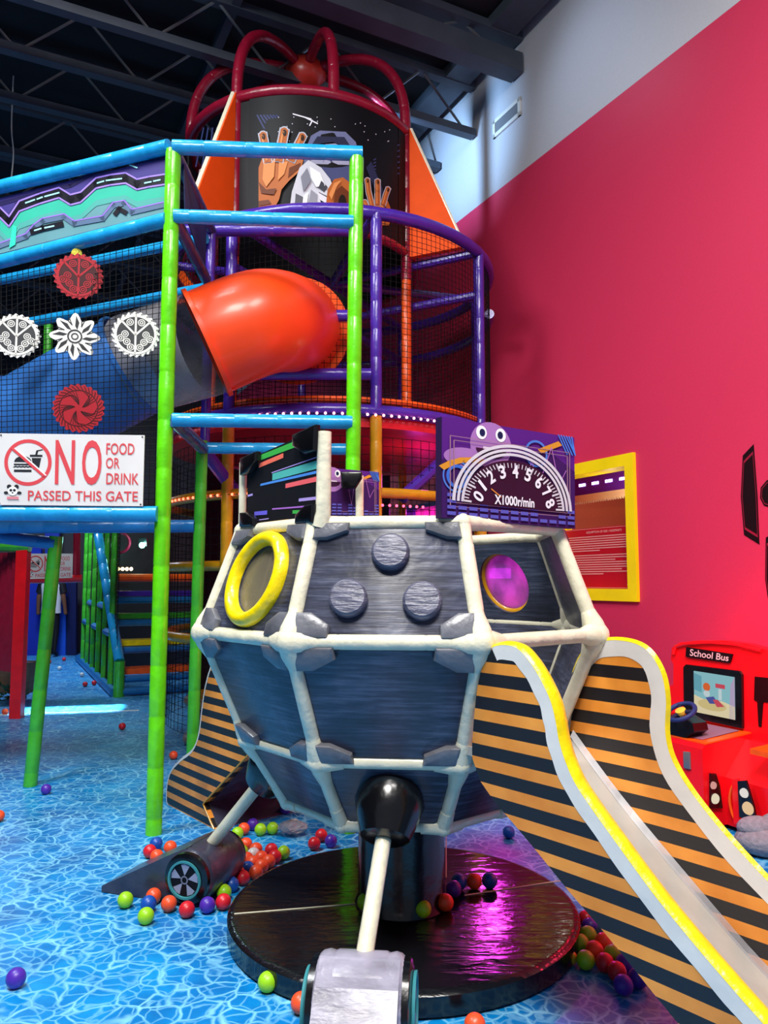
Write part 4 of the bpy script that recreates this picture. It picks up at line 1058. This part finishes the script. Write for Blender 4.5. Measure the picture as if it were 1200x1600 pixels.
# ================================================================== BACKGROUND WALKWAY
SO = V((-3.36, 9.9, 0)); E1 = V((.895, .446, 0)); EB = E2
def SP(r, bk, z): return SO+E1*r+EB*bk+V((0, 0, z))
st = thing('play_stairs', 'stairs with coloured padded treads and blue hand rail behind the green posts', 'stairs', SP(.6, .6, 0))
cols = ['orangev', 'yellow', 'green2', 'purple']
for i, z in enumerate((.30, .64, .98, 1.28)):
    bk = .02+.30*i
    MB(M[cols[i]]).box(SP(.75, bk+.17, z), 1.4, .32, .07, E1, EB).build('tread', st, smooth=0)
    MB(M['teal']).tube([SP(.04, bk, z-.09), SP(1.5, bk, z-.09)], .045, 10).build('riser_rail', st)
MB(M['teal']).tube([SP(.02, -.02, .06), SP(1.5, -.02, .06)], .05, 10).build('riser_rail', st)
MB(M['green2']).tube([SP(0, -.02, 0), SP(0, -.02, .44)], .07, 12).build('newel_post', st)
MB(M['blue']).tube([SP(0, 0, .44), at(152, 828, 11.3)], .065, 12, seam=.3).build('hand_rail', st)
MB(M['orangev']).tube([SP(.1, 1.35, 1.5), SP(1.3, 1.35, 1.5)], .06, 10).build('top_rail', st)
for i in range(6):
    bk = .5+.75*i; MB(M['green2']).tube([SP(-.03, bk, 0), SP(-.03, bk, 2.9)], .05, 10, seam=.3).build('post', st)
    if i < 5: MB(M['teal']).tube([SP(-.03, bk, .75+.35*(i % 2)), SP(-.03, bk+.75, .75+.35*(i % 2))], .05, 10).build('side_rail', st)
MB(M['teal']).tube([SP(-.05, 0, .05), SP(-.05, 5, .05)], .06, 10).build('base_rail', st)
netmesh(lambda u, v: SP(-.02, .1+4.2*u, .1+2.7*v), 70, 46, .003).build('net', st, smooth=0)
MB(M['blackmat']).box(SP(.8, 3.2, 1.4), 1.7, .05, 2.8, E1, EB).build('back_sheet', st, smooth=0)
# hanging hoop and lamp beyond the stairs
o = MB(M['crimson']).torus(at(187, 848, 11.6), (0, 1, 0), .15, .022, 32, 8).build('hanging_hoop'); tag(o, 'round dull red hoop hanging above the stairs', 'hoop')
P = at(222, 852, 11.6)
tl = thing('teal_lamp', 'bright teal lamp shining above the stairs', 'lamp', P)
MB(M['black']).box(P+V((0, .05, .05)), .12, .06, .12).build('housing', tl, smooth=0); MB(glow('teal lens', '#7dffe6', 14)).sphere(P, .045, 12, 8).build('lens', tl)
lamp('POINT', 'teal_light', P-V((0, .12, 0)), 12, (.3, 1, .85), .05)
leds('string_lights', 'row of warm lights behind the stair top', seg(at(165, 889, 12.3), at(205, 889, 12.3), 7), r=.03, mt=glow('warm led', '#ffd8a0', 6))
# red rail carrying the distant sign
rr = thing('red_barrier', 'long red rail under the distant sign with a red post', 'barrier', at(90, 905, 10.3))
MB(M['redp']).tube([at(30, 906, 10.25), at(128, 904, 10.5)], .055, 10).build('rail', rr); MB(M['crimson']).tube([at(120, 904, 10.5), at(121, 780, 10.5)], .05, 10).build('post', rr)
# red entrance panel at the left with green top rail
q0 = onz(29, 1122); q0.z = 0
rp = thing('red_gate', 'red padded gate post with dark red slats at the left', 'gate', q0)
zt = at(36, 850, q0.y).z
MB(M['red']).box(q0+V((-.02, 0, zt/2)), .12, .10, zt).build('post', rp, smooth=0)
for i in range(5):
    c = q0+V((-.16-.085*i, .06*i+.08, .70)); MB(M['crimson']).box(c+V((0, .05, .42)), .06, .05, 1.3).build('slat', rp, smooth=0)
MB(M['green2']).tube([q0+V((.05, 0, zt-.02)), q0+V((-1.2, -.1, zt+.02))], .07, 10).build('top_rail', rp)
o = MB(M['redp']).lathe(at(-22, 950, 9.6)-V((0, 0, .75)), (0, 0, 1), [(.16, 0), (.16, 1.3), (.15, 1.34)], 24).build('red_bolster'); tag(o, 'glossy red upright cushion at the left edge beside the slats', 'cushion')
c = onz(8, 1100); c.z = 0
cr = thing('planter_crate', 'brown wooden crate with a small plant behind the red gate post', 'planter', c+V((.0, .25, 0)))
MB(M['wood']).box(c+V((.0, .25, .29)), .46, .3, .36).build('crate', cr, smooth=0)
b = MB(M['leaf'])
for i in range(60):
    p = c+V((random.uniform(-.22, .2), random.uniform(-.02, .09), random.uniform(.02, .2))); a = V((random.uniform(-1, 1), random.uniform(-1, 1), random.uniform(.2, 1))).normalized(); s = a.orthogonal().normalized()*.018
    b.poly([p, p+a*.04+s, p+a*.09, p+a*.04-s])
b.build('plant', cr, smooth=0)
# light bar over the walkway that throws the bright strip on the floor
pa, pb = onz(20, 1112), onz(192, 1106)
mid = (pa+pb)/2
lb = thing('light_bar', 'slim light bar over the walkway entrance', 'lamp', mid+V((0, .0, 2.25)))
MB(M['black']).box(mid+V((0, 0, 2.27)), (pb-pa).length, .52, .04, (pb-pa), V((0, 0, 1)).cross(pb-pa)).build('housing', lb, smooth=0)
l = lamp('AREA', 'strip_light', mid+V((0, 0, 2.24)), 26, (.45, .95, 1), (pb-pa).length*.96, None, size_y=.5, spread=math.radians(4)); l.rotation_euler = (0, 0, math.atan2((pb-pa).y, (pb-pa).x))
o = MB(M['white']).box((onz(22, 1117)+onz(196, 1111))/2+V((0, 0, .004)), 1.45, .025, .008, onz(196, 1111)-onz(22, 1117), V((0, 0, 1)).cross(onz(196, 1111)-onz(22, 1117))).build('floor_strip', smooth=0); tag(o, 'thin white threshold strip across the walkway floor', 'strip')
lamp('AREA', 'walkway_lamp', (-5.6, 12.0, 4.5), 230, (.6, .75, 1), 1.0, (-5.4, 13.6, 0))
# blue lit doorway panels at the end of the walkway
e0 = onz(100, 1012); 
for i, (x0, x1, y0, y1, c, lab) in enumerate(((38, 64, 850, 1005, '#1b2f9a', 'deep blue padded panel left of the walking person'), (88, 103, 905, 1003, '#1c4fc0', 'bright blue tall panel right of the walking person'), (105, 119, 905, 1000, '#141c48', 'dark blue tall panel at the walkway end'), (70, 92, 800, 870, '#22348f', 'blue hanging panel above the distant sign'))):
    pq = [at(x0, y1, 15.3), at(x1, y1, 15.3), at(x1, y0, 15.3), at(x0, y0, 15.3)]
    if i < 3: pq[0].z = pq[1].z = .002
    o = MB(fl(c)).prism(pq, (0, .08, 0)).build('padded_panel', smooth=0); tag(o, lab, 'panel', 'blue panels at the walkway end')
# person walking away
fp = onz(72, 1016); fp = V((fp.x, 15.0, 0)); fp.x = at(80, 950, 15.0).x
def person(base, label):
    H = 1.72
    vv = [(0, 0, .93), (0, .0, 1.12), (0, .01, 1.38), (0, .01, 1.50), (0, -.01, 1.60), (0, -.01, 1.70),
          (.17, 0, 1.42), (.24, .02, 1.15), (.26, -.03, .90), (.265, -.05, .80), (-.17, 0, 1.42), (-.24, .02, 1.15), (-.26, -.02, .90), (-.265, -.04, .80),
          (.09, 0, .88), (.10, -.02, .50), (.10, .03, .09), (.10, -.12, .045), (-.09, 0, .88), (-.10, .05, .50), (-.10, .16, .12), (-.10, .04, .05)]
    ed = [(0, 1), (1, 2), (2, 3), (3, 4), (4, 5), (2, 6), (6, 7), (7, 8), (8, 9), (2, 10), (10, 11), (11, 12), (12, 13), (0, 14), (14, 15), (15, 16), (16, 17), (0, 18), (18, 19), (19, 20), (20, 21)]
    rad = [.14, .13, .14, .06, .09, .08, .06, .045, .035, .04, .06, .045, .035, .04, .085, .062, .04, .04, .085, .062, .04, .04]
    me = bpy.data.meshes.new('person'); me.from_pydata([(x, -y, z) for x, y, z in vv], ed, []); o = bpy.data.objects.new('person', me); COL.objects.link(o)
    md = o.modifiers.new('skin', 'SKIN'); sk = me.skin_vertices[0].data
    for i, r in enumerate(rad): sk[i].radius = (r, r*.8 if i < 3 else r)
    sk[0].use_root = True
    o.modifiers.new('sub', 'SUBSURF').levels = 2
    bpy.context.view_layer.update()
    m2 = bpy.data.meshes.new_from_object(o.evaluated_get(bpy.context.evaluated_depsgraph_get())); o.modifiers.clear(); o.data = m2
    m2.materials.clear(); m2.materials.append(fl('#6a4632')); m2.materials.append(fl('#14151a')); m2.materials.append(fl('#120e0c'))
    for p in m2.polygons: p.material_index = 1 if p.center.z < .92 and abs(p.center.x) < .2 else 0; p.use_smooth = True
    o.location = base
    tag(o, label, 'person')
    b = MB(fl('#c9c9cc')); 
    b.rings([[V(base)+V((math.cos(q)*a, math.sin(q)*c, z)) for q in [2*PI*j/20 for j in range(20)]] for z, a, c in ((.84, .19, .14), (1.0, .18, .135), (1.2, .19, .14), (1.38, .215, .14), (1.46, .17, .11), (1.51, .08, .075))])
    b.build('shirt', o)
    for sx in (-1, 1):
        MB(fl('#191a20')).tube([V(base)+V((sx*.17, 0, 1.44)), V(base)+V((sx*.235, -.01, 1.22))], [.085, .07], 12).build('sleeve', o)
    MB(fl('#120e0c')).sphere(V(base)+V((0, .015, 1.66)), .105, 14, 10, (1, 1.1, 1.15)).build('hair', o)
person(fp, 'person in white shirt with dark sleeves walking away down the walkway')

# ================================================================== KIDDIE RIDE
NP = .36
kr = thing('kiddie_ride', 'bright red school bus coin ride with screen by the crimson wall', 'arcade ride', W(wpx(1120, 1100, NP)[0], NP, 0))
def kp(px, n): return [W(s, n, z) for s, z in [wpx(x, y, n) for x, y in px]]
M['ridered'] = vinyl('ride red paint', '#f50a18', .35, .0, 5, .03, .2)
out = kp([(1046, 1150), (1046, 1072), (1052, 1070), (1052, 1038), (1048, 1030), (1050, 1012), (1062, 1004), (1090, 1001), (1130, 1001), (1165, 1006), (1200, 1016), (1290, 1050)], NP)
bottom = [V((out[-1].x, out[-1].y, .02)), V((out[0].x, out[0].y, .02))]
MB(M['ridered']).prism(out+bottom, NIN*-.08).build('body', kr, smooth=0)
b = MB(fl('#1c0a10')); b.prism(kp([(1074, 1011), (1146, 1022), (1142, 1036), (1073, 1026)], NP+.004), NIN*.012); hd = b.build('header_sign', kr, smooth=0)
ha = kp([(1073, 1026), (1143, 1036), (1145, 1022), (1074, 1011)], NP+.018); fn, nn = cornerfn(*ha)
b = MB(); A = Art(b, fn, .001); A.text('#f6c8c8', 'School Bus', .5, .5, .86, .72, .012); b.build('lettering', hd, smooth=0)
b = MB(M['ridered']); b.tube(kp([(1052, 1022), (1056, 1010), (1070, 1006), (1110, 1004), (1150, 1007), (1190, 1017)], NP+.01), .012, 8); b.build('header_moulding', kr)
b = MB(M['black']); b.prism(kp([(1071, 1042), (1075, 1038), (1158, 1048), (1162, 1054), (1163, 1138), (1072, 1118)], NP+.002), NIN*.02); bz = b.build('screen_bezel', kr, smooth=0)
def screenmat(hexc): return glow('screen '+hexc.strip('#'), hexc, .8)
scq = kp([(1085, 1112), (1149, 1125), (1148, 1058), (1084, 1048)], NP+.024); fn, nn = cornerfn(*scq)
b = MB(); A = Art(b, fn, .001)
sm = {k: screenmat(k) for k in ('#8fc4cc', '#6aa8b8', '#e8d9b0', '#d8c48a', '#e06a3a', '#b8a8c8', '#d05060', '#5058a0', '#c8dade')}
A.rect(sm['#8fc4cc'], 0, 0, 1, 1).up().poly(sm['#e8d9b0'], [(0, 0), (1, 0), (1, .3), (.7, .38), (.3, .34), (0, .42)]).poly(sm['#6aa8b8'], [(0, .55), (.2, .5), (.2, .9), (0, .95)]).poly(sm['#b8a8c8'], [(.86, 0), (1, 0), (1, 1), (.9, .8)]).up()
A.ell(sm['#d8c48a'], .45, .24, .35, .13).up().ell(sm['#e06a3a'], .33, .66, .09, .1).ell(sm['#c8dade'], .33, .5, .08, .08).poly(sm['#5058a0'], [(.3, .4), (.5, .46), (.62, .3), (.4, .27)]).up().poly(sm['#d05060'], [(.48, .38), (.6, .4), (.76, .26), (.58, .22)]).rect(sm['#d05060'], .55, .68, .78, .78).rect(sm['#c8dade'], .62, .4, .7, .66)
b.build('screen', bz, smooth=0)
# console box with dash, wheel, coin plate
NC = .78
s1, z1_ = wpx(1097, 1165, NC); s0_ = s1+.62
MB(M['ridered']).prism([W(s1, NP, .03), W(s1, NC, .03), W(s1, NC, z1_-.02), W(s1, NC-.03, z1_), W(s1, NP, z1_+.03)], E2*.62).build('console', kr, smooth=20)
MB(M['orangev']).prism([W(s1+.0, NP, z1_+.032), W(s1, NC-.03, z1_+.002), W(s1+.62, NC-.03, z1_+.002), W(s1+.62, NP, z1_+.032)], (0, 0, .008)).build('console_top', kr, smooth=0)
MB(fl('#8a6a80')).prism([W(s1+.06, NP+.03, z1_+.042), W(s1+.06, NC-.07, z1_+.016), W(s1+.6, NC-.07, z1_+.016), W(s1+.6, NP+.03, z1_+.042)], (0, 0, .002)).build('console_decal', kr, smooth=0)
nd = .62
dq = [wpx(x, y, nd) for x, y in ((1030, 1152), (1094, 1150), (1107, 1140), (1104, 1128), (1085, 1116), (1030, 1112))]
MB(M['black']).prism([W(s, nd, z) for s, z in dq], NIN*.12).build('dashboard', kr, smooth=0)
P = W(wpx(1064, 1112, .74)[0], .74, wpx(1064, 1112, .74)[1]); ax = (NIN*.5+V((0, 0, .85))).normalized()
wh = MB(fl('#20356a')).torus(P, ax, .085, .014, 36, 10).build('steering_wheel', kr)
b = MB(fl('#1c2440'))
e1 = ax.orthogonal().normalized(); e2_ = ax.cross(e1)
for t in (.5, 2.6, 4.7): b.tube([P, P+(e1*math.cos(t)+e2_*math.sin(t))*.08], .012, 8)
b.use(fl('#d8c040')).lathe(P, ax, [(.032, -.005), (.032, .012), (.02, .018)], 20); b.tube([P-ax*.12, P], .02, 8); b.build('wheel_hub', wh)
fnc = lambda px, n: kp(px, n)
MB(M['grey']).pad(kp([(1069, 1174), (1079, 1175), (1080, 1202), (1070, 1200)], NC+.002), NIN, .012, .004).build('coin_slot', kr)
# lower bus body with headlights
NB = .60
MB(M['ridered']).prism([W(s1-.6, NP, .03), W(s1-.6, NB, .03), W(s1-.6, NB, .30), W(s1-.6, NP+.05, .50), W(s1-.6, NP, .5)], E2*.6).build('bonnet', kr, smooth=20)
def lampset(out, lamps, n, side=False):
    if side: kq = lambda px, d: [onplane(x, y, W(s1-d, 0, 0), -E2) for x, y in px]; nv = -E2
    else: kq = lambda px, d: kp(px, n+d); nv = NIN
    pts = kq(out, 0); o = MB(M['black']).prism(pts, nv*.015).build('headlight_bezel', kr, smooth=0)
    for x, y, r, c in lamps:
        p = kq([(x, y)], .015)[0]; MB(glow('headlight '+c.strip('#'), c, .75)).lathe(p, nv, [(r, 0), (r*.9, .01), (r*.4, .016)], 20).build('headlight', o)
lampset([(1108, 1208), (1116, 1208), (1122, 1228), (1126, 1262), (1108, 1262)], [(1114, 1227, .022, '#f0a8a0'), (1117, 1248, .030, '#fff0d0')], 0, True)
lampset([(1155, 1220), (1168, 1219), (1180, 1260), (1184, 1284), (1158, 1276)], [(1163, 1239, .027, '#fff6f0'), (1169, 1263, .036, '#ffd8a8')], NB+.045)
MB(M['orangev']).tube(catmull(kp([(1158, 1290), (1146, 1276), (1140, 1252), (1143, 1232), (1150, 1222)], NB+.02), 4), .008, 8).build('wheel_arch', kr)
MB(M['ridered']).prism(kp([(1147, 1218), (1156, 1216), (1158, 1278), (1186, 1287), (1184, 1296), (1150, 1286)], NB+.01), NIN*.02).build('bumper', kr, smooth=0)
b = MB(fl('#240408')); b.prism(kp([(1180, 1057), (1230, 1062), (1230, 1100), (1193, 1097), (1190, 1136), (1186, 1135), (1184, 1096), (1179, 1094)], NP+.001), NIN*.006); b.build('window_opening', kr, smooth=0)
MB(M['orangev']).prism([W(wpx(1172, 1178, .66)[0], .36, wpx(1172, 1178, .66)[1]+.02), W(wpx(1172, 1178, .66)[0], .66, wpx(1172, 1178, .66)[1]), W(wpx(1172, 1178, .66)[0]-.5, .66, wpx(1172, 1178, .66)[1]), W(wpx(1172, 1178, .66)[0]-.5, .36, wpx(1172, 1178, .66)[1]+.02)], (0, 0, .03)).build('seat', kr, smooth=0)
lamp('POINT', 'ride_light', W(s1-.05, 1.0, 1.2), 9, (1, .02, .05), .12)
lamp('POINT', 'ride_light', W(s1-.75, .6, 1.45), 16, (1, .03, .10), .15)
lamp('POINT', 'ride_glow', W(s1-.15, .16, 1.0), 7, (1, .02, .08), .05)  # unseen, put behind the ride body to redden the wall
lamp('POINT', 'ride_glow', W(s1-.7, .16, 1.0), 7, (1, .02, .08), .05)  # second hidden red light for the wall behind the ride
# grey plush heap on the floor
c = onz(1212, 1345); c.z = 0
b = MB(M['greyfab'])
b.sphere(c+V((.02, .1, .07)), .15, 20, 12, (1.2, .9, .55)); b.sphere(c+V((-.03, .12, .13)), .10, 20, 12, (1.1, .8, .6)); b.sphere(c+V((.12, .12, .15)), .12, 20, 12, (1.1, .8, .5))
o = b.build('plush_blanket'); tag(o, 'crumpled grey plush blanket on the floor in front of the red ride', 'blanket')

# ================================================================== BALLS
BC = {'lime green': '#9ad61c', 'orange': '#f4552a', 'red': '#d81d2c', 'blue': '#124fae', 'purple': '#4f2aa8', 'mint': '#8fdcd6', 'yellow': '#d8bd20', 'white': '#d5d8d6', 'slate blue': '#3d5a86'}
BM = {}
def ballmesh(c, r):
    k = (c, round(r, 3))
    if k not in BM:
        me = MB(vinyl('ball '+c, BC[c], .38, .0, 5, .03, .1) if not any(q[0] == c for q in BM) else next(BM[q].materials[0] for q in BM if q[0] == c)).sphere((0, 0, 0), r, 24, 14)
        m = bpy.data.meshes.new('ball'); m.from_pydata([tuple(v) for v in me.v], [], me.f); m.materials.append(me.ms[0]); m.polygons.foreach_set('use_smooth', [True]*len(m.polygons)); BM[k] = m
    return BM[k]
CL = {
 'beside the dark barrel foot': [('lime green', 196, 1406), ('orange', 240, 1400), ('blue', 232, 1412), ('lime green', 228, 1431), ('orange', 264, 1412), ('red', 292, 1421), ('purple', 324, 1414), ('red', 349, 1409), ('lime green', 350, 1394), ('blue', 362, 1382)],
 'beside the base of the tall green post': [('red', 234, 1330), ('blue', 244, 1318), ('orange', 245, 1338), ('orange', 266, 1324)],
 'alone on the blue floor': [('purple', 72, 1233), ('orange', -2, 1275), ('orange', 271, 1180), ('red', 191, 1135), ('blue', 795, 1300)],
 'at the front edge of the floor': [('purple', 25, 1528), ('lime green', 418, 1534), ('orange', 470, 1567), ('orange', 742, 1601)],
 'behind the cream side leg': [('lime green', 371, 1302), ('orange', 381, 1295), ('purple', 395, 1288), ('lime green', 407, 1296), ('lime green', 426, 1294), ('red', 435, 1257), ('purple', 446, 1263)],
 'in the heap behind the platform': [('orange', 368, 1316), ('orange', 384, 1319), ('lime green', 378, 1331), ('orange', 400, 1327), ('red', 424, 1328), ('lime green', 443, 1332), ('white', 396, 1335), ('orange', 387, 1341), ('orange', 408, 1340), ('red', 428, 1338), ('orange', 418, 1345), ('orange', 395, 1348), ('orange', 408, 1353), ('blue', 387, 1357), ('orange', 398, 1359), ('blue', 372, 1345), ('orange', 376, 1362), ('red', 379, 1371)],
 'past the back of the platform': [('red', 502, 1305), ('red', 491, 1318), ('purple', 517, 1314)],
 'on the black platform': [('lime green', 661, 1420), ('orange', 696, 1410), ('purple', 709, 1389), ('blue', 717, 1378), ('orange', 739, 1377), ('blue', 762, 1376), ('lime green', 571, 1409)],
 'between platform and striped slide': [('mint', 866, 1516), ('yellow', 891, 1496), ('lime green', 915, 1500), ('lime green', 907, 1474), ('lime green', 919, 1461), ('red', 916, 1436), ('purple', 922, 1448), ('orange', 923, 1482), ('orange', 943, 1472), ('lime green', 952, 1490), ('red', 944, 1504), ('red', 964, 1518), ('purple', 974, 1539), ('purple', 997, 1528), ('purple', 976, 1506), ('slate blue', 938, 1458), ('lime green', 970, 1494)],
 'on the distant walkway floor': [('red', 133, 1069), ('red', 147, 1067), ('white', 93, 1044), ('white', 128, 1054), ('red', 77, 1034), ('red', 100, 1030), ('orange', 8, 1112)],
}
placed = []
for cl, lst in CL.items():
    cnt = {}
    for c, x, y in lst: cnt.setdefault(c, []).append(x)
    for c, x, y in lst:
        r = .026 if c in ('mint', 'yellow') else .0345
        base = .09 if 'on the black platform' in cl else 0.
        P = onz(x, y, base+r)
        for _ in range(60):           # settle apart from balls already there
            mv = False
            for q, rq in placed:
                d = P-q; mn = r+rq
                if d.length < mn-1e-4:
                    d.z = 0
                    if d.length < 1e-5: d = V((random.uniform(-1, 1), random.uniform(-1, 1), 0))
                    need = math.sqrt(max(0, mn*mn-(P.z-q.z)**2)); 
                    P = V((q.x, q.y, P.z))+d.normalized()*(need+.0004); mv = True
            if not mv: break
        placed.append((P, r))
        o = bpy.data.objects.new('play_ball', ballmesh(c, r)); COL.objects.link(o); o.location = P
        xs = sorted(cnt[c]); n = len(xs); i = xs.index(x)
        if n == 1: lab = '%s ball %s' % (c, cl)
        else:
            which = 'leftmost' if i == 0 else ('rightmost' if i == n-1 else ordn[i]+' from the left')
            lab = '%s ball %s, %s %s' % (c, cl, which, 'of its colour')
        tag(o, lab, 'ball', 'plastic play balls')
b = MB(M['cleartube'])
P = onz(457, 1306); P.z = .045; b.sphere(P, .06, 14, 8, (1.4, 1, .6))
for v in b.v: v += V((random.uniform(-.012, .012), random.uniform(-.012, .012), random.uniform(0, .012)))
tag(b.build('plastic_wrapper', smooth=0), 'crumpled clear plastic wrapper lying on the floor behind the platform', 'wrapper')
